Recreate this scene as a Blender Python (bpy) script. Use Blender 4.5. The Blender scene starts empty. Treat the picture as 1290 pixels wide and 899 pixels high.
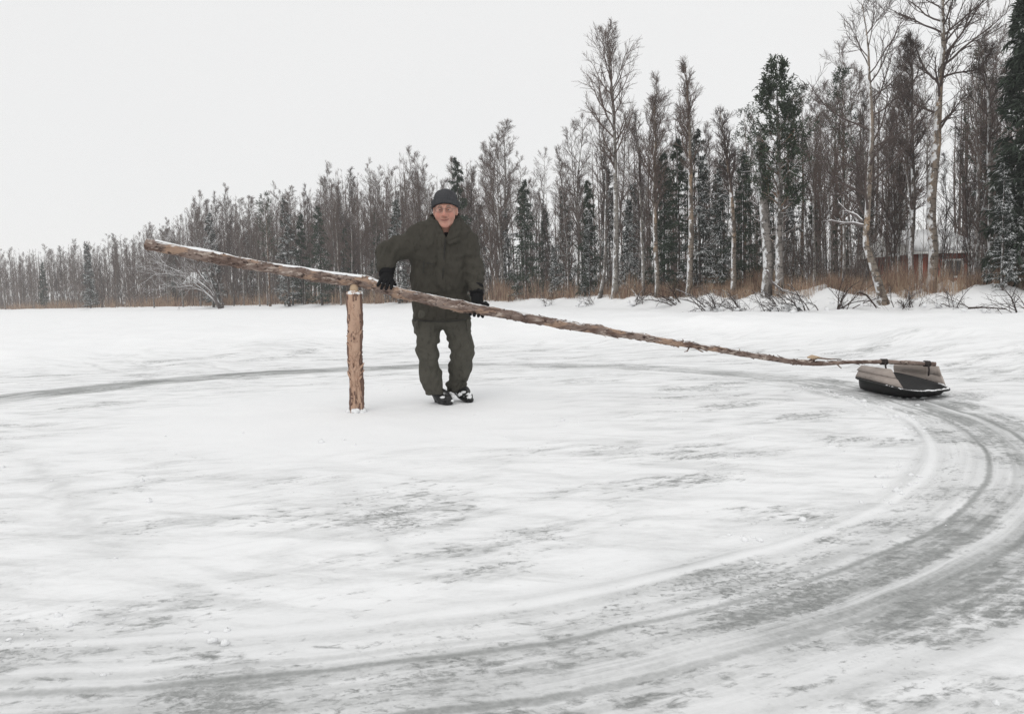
import bpy, math, random
import numpy as np

# ------------------------------------------------------------------ camera, world, sun
SC = bpy.context.scene
COL = SC.collection
F, YH, ROLL, EYE = 925.0, 381.0, math.radians(1.4), 0.835
PITCH = math.atan((449.5 - YH) / F)
cam = bpy.data.cameras.new('camera'); cam_ob = bpy.data.objects.new('camera', cam); COL.objects.link(cam_ob)
cam.sensor_width = 36.0; cam.lens = F / 1290 * 36; cam.clip_start = 0.05; cam.clip_end = 3000
cam_ob.location = (0, 0, EYE)
from mathutils import Matrix, Vector
cam_ob.matrix_world = Matrix.Translation((0, 0, EYE)) @ Matrix.Rotation(math.pi / 2 - PITCH, 4, 'X') @ Matrix.Rotation(-ROLL, 4, 'Z')
SC.camera = cam_ob

SUN_EL, SUN_AZ = math.radians(50), math.radians(200)
world = bpy.data.worlds.new('World'); SC.world = world; world.use_nodes = True
wt = world.node_tree; wt.nodes.clear()
wo = wt.nodes.new('ShaderNodeOutputWorld'); wb = wt.nodes.new('ShaderNodeBackground')
sky = wt.nodes.new('ShaderNodeTexSky'); sky.sky_type = 'NISHITA'; sky.sun_disc = False
sky.sun_elevation = SUN_EL; sky.sun_rotation = SUN_AZ
wm = wt.nodes.new('ShaderNodeMix'); wm.data_type = 'RGBA'; wm.inputs[0].default_value = 0.95
cl = wt.nodes.new('ShaderNodeTexNoise'); cl.inputs['Scale'].default_value = 1.3; cl.inputs['Detail'].default_value = 3
cr = wt.nodes.new('ShaderNodeValToRGB')
cr.color_ramp.elements[0].position = 0.3; cr.color_ramp.elements[0].color = (8.75, 8.74, 8.68, 1)
cr.color_ramp.elements[1].position = 0.7; cr.color_ramp.elements[1].color = (9.1, 9.08, 9.01, 1)
tc = wt.nodes.new('ShaderNodeTexCoord')
wt.links.new(tc.outputs['Generated'], cl.inputs['Vector']); wt.links.new(cl.outputs['Fac'], cr.inputs['Fac'])
wt.links.new(sky.outputs['Color'], wm.inputs[6]); wt.links.new(cr.outputs['Color'], wm.inputs[7])
wt.links.new(wm.outputs[2], wb.inputs['Color']); wb.inputs['Strength'].default_value = 0.1
wt.links.new(wb.outputs[0], wo.inputs['Surface'])
sun = bpy.data.lights.new('sun', 'SUN'); sun.energy = 0.8; sun.angle = math.radians(35); sun.color = (1, 0.97, 0.93)
sun_ob = bpy.data.objects.new('sun', sun); COL.objects.link(sun_ob)
sun_ob.rotation_euler = (math.pi / 2 - SUN_EL, 0, math.pi - SUN_AZ)
SC.view_settings.view_transform = 'Standard'; SC.view_settings.look = 'None'
SC.view_settings.exposure = 0.0; SC.view_settings.gamma = 1.0
try:
    SC.cycles.use_denoising = True; SC.cycles.denoising_input_passes = 'RGB_ALBEDO_NORMAL'; SC.cycles.denoising_prefilter = 'NONE'
    SC.cycles.max_bounces = 6; SC.cycles.volume_bounces = 1; SC.cycles.transparent_max_bounces = 4
except Exception:
    pass

# ------------------------------------------------------------------ layout helpers
def ray(px, py):
    x = (px - 645) / F; y = (py - 449.5) / F
    c, s = math.cos(ROLL), math.sin(ROLL)
    x, y = x * c - y * s, x * s + y * c
    return np.array([x, math.cos(PITCH) - y * math.sin(PITCH), -(y * math.cos(PITCH) + math.sin(PITCH))])
EYEV = np.array([0, 0, EYE])
def gnd(px, py, z=0.0):
    d = ray(px, py); return EYEV + d * ((z - EYE) / d[2])
def atY(px, py, Y):
    d = ray(px, py); return EYEV + d * (Y / d[1])
def horizon(px): return YH + (645 - px) * math.tan(ROLL)

POST = gnd(449, 519)

def _h(i, j, k, seed):
    n = (i.astype(np.int64) * 374761393 + j.astype(np.int64) * 668265263 + k.astype(np.int64) * 2147483647 + seed * 144665) & 0xffffffff
    n = ((n ^ (n >> 13)) * 1274126177) & 0xffffffff
    n = ((n ^ (n >> 16)) * 2246822519) & 0xffffffff
    return ((n ^ (n >> 15)) & 0xffff) / 65535.0
def noise3(x, y, z, seed=0):
    x, y, z = np.broadcast_arrays(np.asarray(x, float), np.asarray(y, float), np.asarray(z, float))
    i, j, k = np.floor(x), np.floor(y), np.floor(z)
    fx, fy, fz = x - i, y - j, z - k
    fx, fy, fz = fx * fx * (3 - 2 * fx), fy * fy * (3 - 2 * fy), fz * fz * (3 - 2 * fz)
    r = 0
    for a in (0, 1):
        for b in (0, 1):
            for c in (0, 1):
                w = (fx if a else 1 - fx) * (fy if b else 1 - fy) * (fz if c else 1 - fz)
                r = r + w * _h(i + a, j + b, k + c, seed)
    return r * 2 - 1
def fbm(x, y, z=0.0, seed=0, oct=4):
    r = 0; a = 1.0; f = 1.0
    for o in range(oct):
        r = r + a * noise3(np.asarray(x) * f, np.asarray(y) * f, np.asarray(z) * f, seed + o); a *= .5; f *= 2.03
    return r
def sstep(a, b, x):
    t = np.clip((x - a) / (b - a), 0, 1); return t * t * (3 - 2 * t)

SH_PX = [-400, -150, 0, 120, 250, 400, 500, 645, 800, 1000, 1290, 1500, 1800]
SH_Y = [330, 220, 150, 118, 90, 74, 65, 52, 36, 27, 22.5, 21, 20]
SH_Z = [3.4, 2.2, 1.6, 1.25, 0.95, 0.78, 0.70, 0.58, 0.38, 0.25, 0.20, 0.2, 0.2]
def px_of(X, Y): return 645 + F * X / np.maximum(Y, 3.0)
def shore_y(px): return np.exp(np.interp(px, SH_PX, np.log(SH_Y)))
EDGE = np.array([(-180, 7.0), (-90, 8.0), (-30, 6.6), (0, 6.6), (20, 6.1), (35, 6.0), (60, 6.7), (80, 7.8), (100, 6.7), (115, 5.7), (125, 5.9), (140, 7.6), (160, 9.5), (180, 7.0)], float)
def ground_z(X, Y, fine=True):
    X = np.asarray(X, float); Y = np.asarray(Y, float)
    dx, dy = X - POST[0], Y - POST[1]
    r = np.hypot(dx, dy); th = np.degrees(np.arctan2(dy, dx))
    px = px_of(X, Y); ys = shore_y(px); zs = np.interp(px, SH_PX, SH_Z)
    e = np.interp(th, EDGE[:, 0], EDGE[:, 1]) + 0.5 * fbm(X * .5, Y * .5, 0, 5, 3)
    out = r - e
    ramp = np.clip((Y - 14) / np.maximum(ys - 14, 1), 0, 1)
    right = sstep(560, 900, px)
    lake = 0.20 + (zs - 0.20) * ramp
    berm = (0.10 + 0.08 * right) * np.exp(-((out - 4.0) / 2.8) ** 2) * (1 + .55 * fbm(X * .35, Y * .35, 0, 9, 3)) * (Y > 3)
    lumps = 0.06 * fbm(X * .8, Y * .8, 0, 21, 4) * sstep(0.5, 3, out) + .03 * np.maximum(0, fbm(X * 2.1, Y * 2.1, 0, 31, 3)) * sstep(1., 4, out) * (r < 30)
    snow = lake + berm + lumps
    z = snow * sstep(-0.3, 3.2, out)
    s = Y - ys
    bank = sstep(-1.2, 3.2, s) * (.6 + .45 * right)
    near = np.clip(1 - (ys - 20) / 60, 0, 1)
    land = (0.56 + .14 * right) * bank + 0.012 * np.clip(s, 0, 60) + near * bank * (-.05 + .22 * fbm(X * .6, Y * .6, 0, 41, 4) + .22 * np.maximum(0, fbm(X * 1.6, Y * 1.6, 0, 43, 3)))
    z = z + np.where(Y > 3, land, 0)
    if fine:
        rim = 3.94 + .05 * fbm(dx * .9, dy * .9, 0, 51, 2)
        ring = np.exp(-((r - rim) / .05) ** 2) * np.clip(.5 + .9 * fbm(dx * 1.3, dy * 1.3, 0, 52, 3), 0, 1.3)
        z = z + 0.016 * ring + .006 * fbm(dx * 3, dy * 3, 0, 53, 3) * (r < 12)
    return z

# ------------------------------------------------------------------ mesh helpers
def mesh_from(name, V, Fc, mat=None, smooth=True, mats=None, midx=None):
    me = bpy.data.meshes.new(name)
    V = np.ascontiguousarray(V, dtype=np.float32)
    if isinstance(Fc, np.ndarray):
        n, k = Fc.shape
        me.vertices.add(len(V)); me.vertices.foreach_set('co', V.ravel())
        me.loops.add(n * k); me.loops.foreach_set('vertex_index', np.ascontiguousarray(Fc, dtype=np.int32).ravel())
        me.polygons.add(n)
        me.polygons.foreach_set('loop_start', np.arange(0, n * k, k, dtype=np.int32))
    else:
        me.from_pydata(V.tolist(), [], [list(map(int, f)) for f in Fc])
    for m in (mats or ([mat] if mat else [])): me.materials.append(m)
    if midx is not None: me.polygons.foreach_set('material_index', np.asarray(midx, dtype=np.int32))
    me.update(calc_edges=True); me.validate()
    if smooth: me.polygons.foreach_set('use_smooth', np.ones(len(me.polygons), dtype=bool))
    return me
def put(name, me, parent=None, loc=None):
    o = bpy.data.objects.new(name, me); COL.objects.link(o)
    if parent is not None:
        o.parent = parent
        if me is not None and parent.get('_world'): o.matrix_parent_inverse = Matrix.Translation(parent.location).inverted()
    if loc is not None: o.location = loc
    return o
def tag(o, label=None, cat=None, group=None, kind=None):
    if label: o['label'] = label
    if cat: o['category'] = cat
    if group: o['group'] = group
    if kind: o['kind'] = kind
    return o
def root(name, loc):
    o = bpy.data.objects.new(name, None); COL.objects.link(o); o.location = [float(v) for v in loc]; o.empty_display_size = .2
    return o
def wput(name, me, parent):
    """child whose mesh is written in world coordinates"""
    me.transform(Matrix.Translation(parent.location).inverted())
    o = bpy.data.objects.new(name, me); COL.objects.link(o); o.parent = parent
    return o
def nrm(v): return v / np.maximum(np.linalg.norm(v, axis=-1, keepdims=True), 1e-9)
def tubes(P, R, sides=4, cap=False):
    """P [B,N,3] polylines, R [B,N] radii -> verts, quads"""
    P = np.asarray(P, float); R = np.asarray(R, float)
    B, N, _ = P.shape
    t = np.empty_like(P); t[:, 1:-1] = P[:, 2:] - P[:, :-2]; t[:, 0] = P[:, 1] - P[:, 0]; t[:, -1] = P[:, -1] - P[:, -2]
    t = nrm(t)
    mean = nrm(P[:, -1] - P[:, 0])
    ref = np.where(np.abs(mean[:, 2:3]) < .8, np.array([[0, 0, 1.]]), np.array([[1., 0.13, 0]]))[:, None, :]
    u = nrm(np.cross(t, ref)); v = np.cross(t, u)
    a = np.arange(sides) * 2 * math.pi / sides
    ring = P[:, :, None, :] + R[:, :, None, None] * (np.cos(a)[None, None, :, None] * u[:, :, None, :] + np.sin(a)[None, None, :, None] * v[:, :, None, :])
    V = ring.reshape(-1, 3)
    base = (np.arange(B)[:, None, None] * N + np.arange(N - 1)[None, :, None]) * sides
    k = np.arange(sides)[None, None, :]; k2 = (k + 1) % sides
    Fq = np.stack([base + k, base + k2, base + sides + k2, base + sides + k], -1).reshape(-1, 4)
    return V, Fq
class MB:
    def __init__(self): self.V = []; self.F = []; self.n = 0; self.M = []
    def add(self, V, Fq, m=0):
        Fq = np.asarray(Fq)
        if Fq.shape[1] == 3: Fq = np.concatenate([Fq, Fq[:, 2:3]], 1)
        self.V.append(np.asarray(V, float)); self.F.append(Fq + self.n); self.n += len(V); self.M.append(np.full(len(Fq), m)); return self
    def tube(self, pts, rad, sides=6, m=0, cap=True):
        pts = np.asarray(pts, float); rad = np.broadcast_to(np.asarray(rad, float), (len(pts),)).copy()
        if cap:
            d0 = nrm(pts[0] - pts[1]); d1 = nrm(pts[-1] - pts[-2])
            pts = np.vstack([pts[0] + d0 * rad[0] * .05, pts, pts[-1] + d1 * rad[-1] * .05]); rad = np.r_[rad[0] * .02, rad, rad[-1] * .02]
        V, Q = tubes(pts[None], rad[None], sides); return self.add(V, Q, m)
    def box(self, c, half, axes=None, m=0):
        c = np.asarray(c, float); h = np.asarray(half, float)
        A = np.eye(3) if axes is None else np.asarray(axes, float)
        s = np.array([(x, y, z) for x in (-1, 1) for y in (-1, 1) for z in (-1, 1)], float) * h
        V = c + s @ A
        Q = np.array([(0, 1, 3, 2), (4, 6, 7, 5), (0, 4, 5, 1), (2, 3, 7, 6), (0, 2, 6, 4), (1, 5, 7, 3)])
        return self.add(V, Q, m)
    def mesh(self, name, mat=None, mats=None, smooth=True):
        V = np.vstack(self.V); Q = np.vstack(self.F)
        tri = Q[:, 2] == Q[:, 3]
        if tri.any():
            faces = [list(q[:3]) if t else list(q) for q, t in zip(Q.tolist(), tri.tolist())]
        else: faces = Q
        return mesh_from(name, V, faces, mat, smooth, mats, np.concatenate(self.M) if mats else None)

# ------------------------------------------------------------------ signed-distance modelling (bodies, clothes, boots)
def surfnet(f, lo, hi, step=None, axes=None):
    if axes is None:
        axes = [np.arange(lo[i], hi[i] + step, step) for i in range(3)]
    X, Y, Z = np.meshgrid(*[a.astype(np.float32) for a in axes], indexing='ij')
    v = f(X, Y, Z).astype(np.float32)
    s = v < 0
    nx, ny, nz = v.shape
    cnt = np.zeros((nx - 1, ny - 1, nz - 1), np.int8)
    for a in (0, 1):
        for b in (0, 1):
            for c in (0, 1): cnt += s[a:nx - 1 + a, b:ny - 1 + b, c:nz - 1 + c]
    I, J, K = np.nonzero((cnt > 0) & (cnt < 8))
    idx = -np.ones(cnt.shape, np.int64); idx[I, J, K] = np.arange(len(I))
    acc = np.zeros((len(I), 3)); num = np.zeros(len(I))
    cs = [(a, b, c) for a in (0, 1) for b in (0, 1) for c in (0, 1)]
    for p in cs:
        for ax in range(3):
            if p[ax]: continue
            q = list(p); q[ax] = 1
            v0 = v[I + p[0], J + p[1], K + p[2]]; v1 = v[I + q[0], J + q[1], K + q[2]]
            m = (v0 < 0) != (v1 < 0)
            t = np.where(m, v0 / np.where(m, v0 - v1, 1), 0)
            w = np.zeros((len(I), 3)); w[:] = p; w[:, ax] = t
            acc[m] += w[m]; num[m] += 1
    loc = acc / num[:, None]
    V = np.empty_like(loc)
    for ax, ind in enumerate((I, J, K)):
        A = axes[ax]; V[:, ax] = A[ind] + loc[:, ax] * (A[ind + 1] - A[ind])
    Q = []
    d = s[1:, 1:-1, 1:-1] != s[:-1, 1:-1, 1:-1]; i, j, k = np.nonzero(d); j += 1; k += 1; sg = s[i, j, k]
    q = np.stack([idx[i, j - 1, k - 1], idx[i, j, k - 1], idx[i, j, k], idx[i, j - 1, k]], 1); q[~sg] = q[~sg][:, ::-1]; Q.append(q)
    d = s[1:-1, 1:, 1:-1] != s[1:-1, :-1, 1:-1]; i, j, k = np.nonzero(d); i += 1; k += 1; sg = s[i, j, k]
    q = np.stack([idx[i - 1, j, k - 1], idx[i - 1, j, k], idx[i, j, k], idx[i, j, k - 1]], 1); q[~sg] = q[~sg][:, ::-1]; Q.append(q)
    d = s[1:-1, 1:-1, 1:] != s[1:-1, 1:-1, :-1]; i, j, k = np.nonzero(d); i += 1; j += 1; sg = s[i, j, k]
    q = np.stack([idx[i - 1, j - 1, k], idx[i, j - 1, k], idx[i, j, k], idx[i - 1, j, k]], 1); q[~sg] = q[~sg][:, ::-1]; Q.append(q)
    Q = np.vstack(Q); Q = Q[(Q >= 0).all(1)]
    return V, Q
def cone(X, Y, Z, a, b, ra, rb):
    a = np.asarray(a, np.float32); b = np.asarray(b, np.float32); ab = b - a; L2 = float(ab @ ab) + 1e-9
    t = np.clip(((X - a[0]) * ab[0] + (Y - a[1]) * ab[1] + (Z - a[2]) * ab[2]) / L2, 0, 1)
    return np.sqrt((X - a[0] - t * ab[0]) ** 2 + (Y - a[1] - t * ab[1]) ** 2 + (Z - a[2] - t * ab[2]) ** 2) - (ra + (rb - ra) * t)
def ell(X, Y, Z, c, r):
    k0 = np.sqrt(((X - c[0]) / r[0]) ** 2 + ((Y - c[1]) / r[1]) ** 2 + ((Z - c[2]) / r[2]) ** 2)
    return (k0 - 1) * min(r)
def rbox(X, Y, Z, c, h, rd):
    qx = np.abs(X - c[0]) - (h[0] - rd); qy = np.abs(Y - c[1]) - (h[1] - rd); qz = np.abs(Z - c[2]) - (h[2] - rd)
    return np.sqrt(np.maximum(qx, 0) ** 2 + np.maximum(qy, 0) ** 2 + np.maximum(qz, 0) ** 2) + np.minimum(np.maximum(qx, np.maximum(qy, qz)), 0) - rd
def smin(a, b, k):
    h = np.clip(.5 + .5 * (b - a) / k, 0, 1); return b + (a - b) * h - k * h * (1 - h)
def smax(a, b, k): return -smin(-a, -b, k)
def sm(k, *fs):
    r = fs[0]
    for f in fs[1:]: r = smin(r, f, k)
    return r

# ------------------------------------------------------------------ materials
class NT:
    def __init__(self, name, rough=0.8, spec=0.3):
        self.m = bpy.data.materials.new(name); self.m.use_nodes = True; self.t = self.m.node_tree; self.t.nodes.clear()
        self.out = self.t.nodes.new('ShaderNodeOutputMaterial'); self.b = self.t.nodes.new('ShaderNodeBsdfPrincipled')
        self.t.links.new(self.b.outputs[0], self.out.inputs['Surface'])
        self.b.inputs['Roughness'].default_value = rough; self.b.inputs['Specular IOR Level'].default_value = spec
    def node(self, ty, **kw):
        n = self.t.nodes.new(ty)
        for k, v in kw.items(): setattr(n, k, v)
        return n
    def set(self, sock, v):
        if isinstance(v, bpy.types.NodeSocket): self.t.links.new(v, sock)
        else:
            if isinstance(v, (tuple, list)) and len(v) == 3 and sock.type == 'RGBA': v = (*v, 1)
            sock.default_value = v
    def math(self, op, a, b=0.0, c=None, clamp=False):
        n = self.node('ShaderNodeMath', operation=op, use_clamp=clamp); self.set(n.inputs[0], a); self.set(n.inputs[1], b)
        if c is not None: self.set(n.inputs[2], c)
        return n.outputs[0]
    def ss(self, a, b, x):
        n = self.node('ShaderNodeMapRange', interpolation_type='SMOOTHSTEP'); self.set(n.inputs[0], x); self.set(n.inputs[1], a); self.set(n.inputs[2], b); return n.outputs[0]
    def mix(self, f, a, b, blend='MIX'):
        n = self.node('ShaderNodeMix', data_type='RGBA', blend_type=blend); self.set(n.inputs[0], f); self.set(n.inputs[6], a); self.set(n.inputs[7], b); return n.outputs[2]
    def noise(self, vec, scale, detail=3, rough=.55, dist=0.0):
        n = self.node('ShaderNodeTexNoise'); n.inputs['Scale'].default_value = scale; n.inputs['Detail'].default_value = detail
        n.inputs['Roughness'].default_value = rough; n.inputs['Distortion'].default_value = dist
        if vec is not None: self.t.links.new(vec, n.inputs['Vector'])
        return n.outputs['Fac']
    def obj(self): return self.node('ShaderNodeTexCoord').outputs['Object']
    def pos(self): return self.node('ShaderNodeNewGeometry').outputs['Position']
    def nz(self):
        g = self.node('ShaderNodeNewGeometry'); s = self.node('ShaderNodeSeparateXYZ'); self.t.links.new(g.outputs['Normal'], s.inputs[0]); return s.outputs
    def sep(self, v):
        s = self.node('ShaderNodeSeparateXYZ'); self.t.links.new(v, s.inputs[0]); return s.outputs
    def comb(self, x, y, z=0.0):
        n = self.node('ShaderNodeCombineXYZ')
        for i, v in enumerate((x, y, z)): self.set(n.inputs[i], v)
        return n.outputs[0]
    def scale(self, v, s):
        n = self.node('ShaderNodeMapping'); self.t.links.new(v, n.inputs['Vector']); n.inputs['Scale'].default_value = s; return n.outputs[0]
    def rand(self): return self.node('ShaderNodeObjectInfo').outputs['Random']
    def bump(self, h, dist=.01, strength=.6):
        n = self.node('ShaderNodeBump'); n.inputs['Distance'].default_value = dist; n.inputs['Strength'].default_value = strength
        self.t.links.new(h, n.inputs['Height']); self.t.links.new(n.outputs[0], self.b.inputs['Normal'])
    def color(self, c): self.set(self.b.inputs['Base Color'], c); return self
SNOWC = (.84, .85, .86)
def simple(name, col, rough=.8, spec=.3, var=.25, sc=8, bump=0.0, bscale=40, snow=None, snow_sc=3):
    n = NT(name, rough, spec); o = n.obj()
    f = n.noise(o, sc, 4)
    c = n.mix(f, tuple(v * (1 - var) for v in col), tuple(min(1, v * (1 + var)) for v in col))
    if snow is not None:
        z = n.nz()[2]
        k = n.ss(snow, snow + .35, n.math('ADD', z, n.math('MULTIPLY', n.math('SUBTRACT', n.noise(n.pos(), snow_sc, 3), .5), 1.6)))
        c = n.mix(k, c, SNOWC)
    n.color(c)
    if bump: n.bump(n.noise(o, bscale, 3), bump)
    return n.m
M = {}
M['twig'] = simple('birch_twig', (.122, .092, .080), .8, .2, .3, 3, snow=.88, snow_sc=1.5)
M['twig_dark'] = simple('alder_twig', (.085, .066, .060), .8, .2, .3, 3, snow=.92, snow_sc=1.5)
M['twig_frost'] = simple('frosted_twig', (.13, .11, .105), .8, .2, .3, 3, snow=.15, snow_sc=1.5)
M['shrub'] = simple('shrub_stem', (.05, .035, .03), .8, .2, .3, 3, snow=.9, snow_sc=4)
M['shrub_snow'] = simple('snowy_stem', (.07, .055, .05), .8, .2, .3, 3, snow=.1, snow_sc=4)
M['needle'] = simple('spruce_needles', (.036, .052, .034), .7, .25, .35, 1.5, snow=.86, snow_sc=1.1)
M['needle_snow'] = simple('snowy_spruce_needles', (.036, .045, .037), .7, .25, .35, 1.5, snow=.5, snow_sc=1.4)
M['needle_pine'] = simple('pine_needles', (.042, .058, .036), .7, .25, .35, 1.5, snow=.86, snow_sc=1.1)
M['snow'] = simple('snow', SNOWC, .75, .2, .03, 6, .02, 25)

def bark_birch(name, base, dark, amt=.5, tint=None):
    n = NT(name, .8, .2); p = n.obj()
    st = n.noise(n.scale(p, (5, 5, 14)), 1.0, 4, .65)
    big = n.noise(n.scale(p, (3, 3, 1.1)), 1.0, 4, .6)
    c = n.mix(n.noise(p, 2.2, 3), tuple(v * .75 for v in base), tuple(min(1, v * 1.2) for v in base))
    if tint: c = n.mix(n.ss(.45, .65, n.noise(n.scale(p, (2, 2, .7)), 1.3, 3)), c, tint)
    c = n.mix(n.ss(.53, .62, st), c, dark)
    c = n.mix(n.math('MULTIPLY', n.ss(.48, .62, big), amt), c, dark)
    nz = n.nz()
    w = n.math('ADD', n.math('MULTIPLY', nz[0], -.5), n.math('MULTIPLY', n.noise(n.scale(p, (4, 4, 3)), 1.2, 4, .7), 2.4))
    c = n.mix(n.math('MULTIPLY', n.ss(1.48, 1.75, w), .8), c, (.8, .81, .82))
    c = n.mix(n.ss(.55, .8, nz[2]), c, (.8, .81, .82))
    n.color(c); n.bump(st, .02)
    return n.m
M['bark_white'] = bark_birch('birch_bark', (.25, .232, .21), (.06, .052, .048), .75)
M['bark_grey'] = bark_birch('grey_birch_bark', (.21, .19, .175), (.05, .045, .04), .8)
M['bark_tan'] = bark_birch('tan_birch_bark', (.20, .17, .142), (.06, .048, .042), .75, (.27, .195, .13))
M['bark_dark'] = bark_birch('dark_bark', (.10, .085, .075), (.035, .03, .028), .8)
M['bark_pine'] = bark_birch('pine_bark', (.16, .12, .095), (.05, .04, .035), .6, (.24, .145, .085))

# ground: snow dusted over grey ice with the sled's circular tracks
def ground_material():
    n = NT('snow_and_ice', .6, .3); p = n.obj(); s = n.sep(p); x, y = s[0], s[1]
    r0 = n.math('SQRT', n.math('ADD', n.math('MULTIPLY', x, x), n.math('MULTIPLY', y, y)))
    th = n.math('ARCTAN2', y, x)
    wob = n.math('MULTIPLY', n.math('SUBTRACT', n.noise(p, .5, 2), .5), .09)
    r = n.math('ADD', n.math('SUBTRACT', r0, n.math('MULTIPLY', n.math('COSINE', n.math('ADD', th, math.radians(60))), .10)), wob)   # main track at 4.12
    # tangential coordinates for streaks left by the sled
    tp = n.comb(n.math('MULTIPLY', r0, 1.0), n.math('MULTIPLY', th, 4.2 * .22), 0.0)
    def band(c, w, soft): # 1 inside |r-c|<w
        return n.math('SUBTRACT', 1.0, n.ss(w, w + soft, n.math('ABSOLUTE', n.math('SUBTRACT', r, c))))
    fine = n.noise(n.scale(p, (.8, 1.15, 1)), 55, 5, .64, .5); fine_b = n.noise(n.scale(p, (.7, 1.2, 1)), 24, 6, .68, .5); fmix = n.ss(.44, .60, n.noise(p, 1.7, 3)); fine = n.math('ADD', n.math('MULTIPLY', fine, fmix), n.math('MULTIPLY', fine_b, n.math('SUBTRACT', 1.0, fmix)))
    fine2 = n.noise(tp, 32, 5, .64, .3)
    streak = n.noise(tp, 9, 4, .6)
    big = n.noise(p, .75, 3, .55)
    # how bare the ice is, 0..1
    def inv(v): return n.math('SUBTRACT', 1.0, v)
    mul = lambda *v: v[0] if len(v) == 1 else n.math('MULTIPLY', v[0], mul(*v[1:]))
    rot = n.node('ShaderNodeMapping'); n.t.links.new(p, rot.inputs['Vector']); rot.inputs['Rotation'].default_value = (0, 0, math.radians(12)); rp = rot.outputs[0]
    rot2 = n.node('ShaderNodeMapping'); n.t.links.new(p, rot2.inputs['Vector']); rot2.inputs['Rotation'].default_value = (0, 0, math.radians(-24)); rp2 = rot2.outputs[0]
    patch = n.ss(.36, .64, n.noise(n.scale(p, (.8, 1.0, 1)), 1.7, 5, .6, .3))
    patch2 = n.ss(.44, .66, n.noise(n.scale(rp2, (.6, 1.3, 1)), 1.5, 5, .65, .4))
    brush = n.ss(.40, .72, n.noise(n.scale(rp, (.8, 3.0, 1)), 2.1, 7, .68, .35))       # snow swept thin in long strokes
    brush2 = n.ss(.42, .70, n.noise(n.scale(rp2, (.8, 3.0, 1)), 3.0, 7, .70, .35))
    sweep = n.ss(.30, .72, n.noise(tp, 3.0, 6, .68, .2))                                 # strokes along the track
    conc = n.ss(.36, .66, n.noise(n.comb(n.math('MULTIPLY', r0, 16.0), n.math('MULTIPLY', th, 1.6), 0.0), 1.0, 6, .62))
    grit = n.math('ADD', .55, mul(n.noise(p, 60, 4, .65), .9))
    trk = mul(n.ss(3.98, 4.16, r), inv(n.ss(4.40, 4.80, r)))
    inr = band(3.98, .12, .14)
    ring = mul(n.ss(1.0, 2.8, r0), inv(n.ss(7.0, 9.5, r0)))
    bare = n.math('MAXIMUM', mul(n.math('MAXIMUM', n.math('MAXIMUM', band(4.19, .05, .08), band(4.48, .08, .14)), mul(trk, inv(n.ss(-1.2, 1.6, x)), n.ss(0, 2.0, mul(y, -1.0)), 1.15)), n.math('ADD', .28, mul(patch, .40))), mul(inr, n.math('ADD', .24, mul(patch, .34))))
    bare = n.math('MAXIMUM', bare, mul(ring, n.math('ADD', .10, mul(patch2, .46))))
    bare = mul(bare, inv(mul(band(3.86, .015, .05), n.math('ADD', .2, mul(big, .6)))))
    sp = n.math('ADD', n.math('ADD', mul(fine, .56), mul(fine2, .30)), mul(streak, .14))
    spn = n.math('ADD', mul(n.math('SUBTRACT', sp, .5), 3.6), .5)
    thr = n.math('SUBTRACT', 1.04, mul(bare, 1.05))
    chips = mul(n.ss(n.math('SUBTRACT', thr, .13), n.math('ADD', thr, .40), spn), n.math('ADD', .50, mul(n.noise(p, 6, 4), .70)), n.math('ADD', .58, mul(n.noise(p, 130, 3), .84)))
    v1 = mul(ring, grit, n.math('ADD', mul(brush, .30), mul(brush2, n.math('ADD', .10, mul(patch2, .48)))))
    v2 = mul(n.math('MAXIMUM', trk, mul(inr, .7)), grit, n.math('ADD', .09, mul(n.math('ADD', mul(sweep, .45), mul(conc, .55)), n.math('ADD', .42, mul(patch, .50)))))
    v2 = mul(v2, n.math('ADD', 1.0, mul(n.ss(.3, 2.0, y), inv(n.ss(-1.0, 1.5, x)), 1.1)))
    far = mul(n.ss(4.2, 5.0, r0), inv(n.ss(6.0, 8.5, r0)), brush, .34)
    veil = n.math('MAXIMUM', n.math('MAXIMUM', v1, v2), far)
    veil = mul(veil, inv(mul(band(3.88, .005, .03), .6)))
    lw = n.math('MULTIPLY', n.math('SUBTRACT', n.noise(p, 22, 3), .5), .022)
    def line(c, w, soft, amt):
        m = n.math('ADD', -.30, mul(n.noise(tp, 3.5, 5, .65), 2.0), clamp=True)
        d = n.math('ADD', n.math('ABSOLUTE', n.math('SUBTRACT', r, c)), lw)
        return mul(inv(n.ss(w, w + soft, d)), m, amt, grit)
    right = n.ss(-1.5, 2.2, x)
    l1 = mul(line(4.12, .003, .018, .95), n.math('ADD', .42, mul(n.math('MAXIMUM', right, n.ss(.5, 2.5, y)), .58))); l2 = mul(line(4.36, .007, .018, 1.0), n.math('ADD', .30, mul(right, .7))); l3 = line(4.06, .003, .018, .26); l4 = line(4.58, .006, .04, .22); l5 = line(4.22, .003, .02, .26)
    fac = n.math('MAXIMUM', chips, n.math('MAXIMUM', n.math('MAXIMUM', l1, l2), n.math('MAXIMUM', n.math('MAXIMUM', l3, l5), l4)))
    for (ax_, ay_, bx_, by_, wd, am) in ((20, 560, 215, 770, .16, .34), (410, 630, 575, 745, .10, .26), (95, 458, 290, 496, .10, .42), (150, 457, 250, 476, .09, .34), (232, 455, 345, 478, .10, .36), (30, 466, 130, 487, .12, .30), (560, 730, 660, 800, .10, .2), (700, 590, 860, 660, .10, .16), (1020, 520, 1120, 560, .1, .2)):
        A = gnd(ax_, ay_) - POST; B = gnd(bx_, by_) - POST; L = float(np.hypot(*(B - A)[:2])); dx_, dy_ = float((B - A)[0] / L), float((B - A)[1] / L)
        u = n.math('ADD', mul(n.math('SUBTRACT', x, float(A[0])), dx_), mul(n.math('SUBTRACT', y, float(A[1])), dy_))
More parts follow.
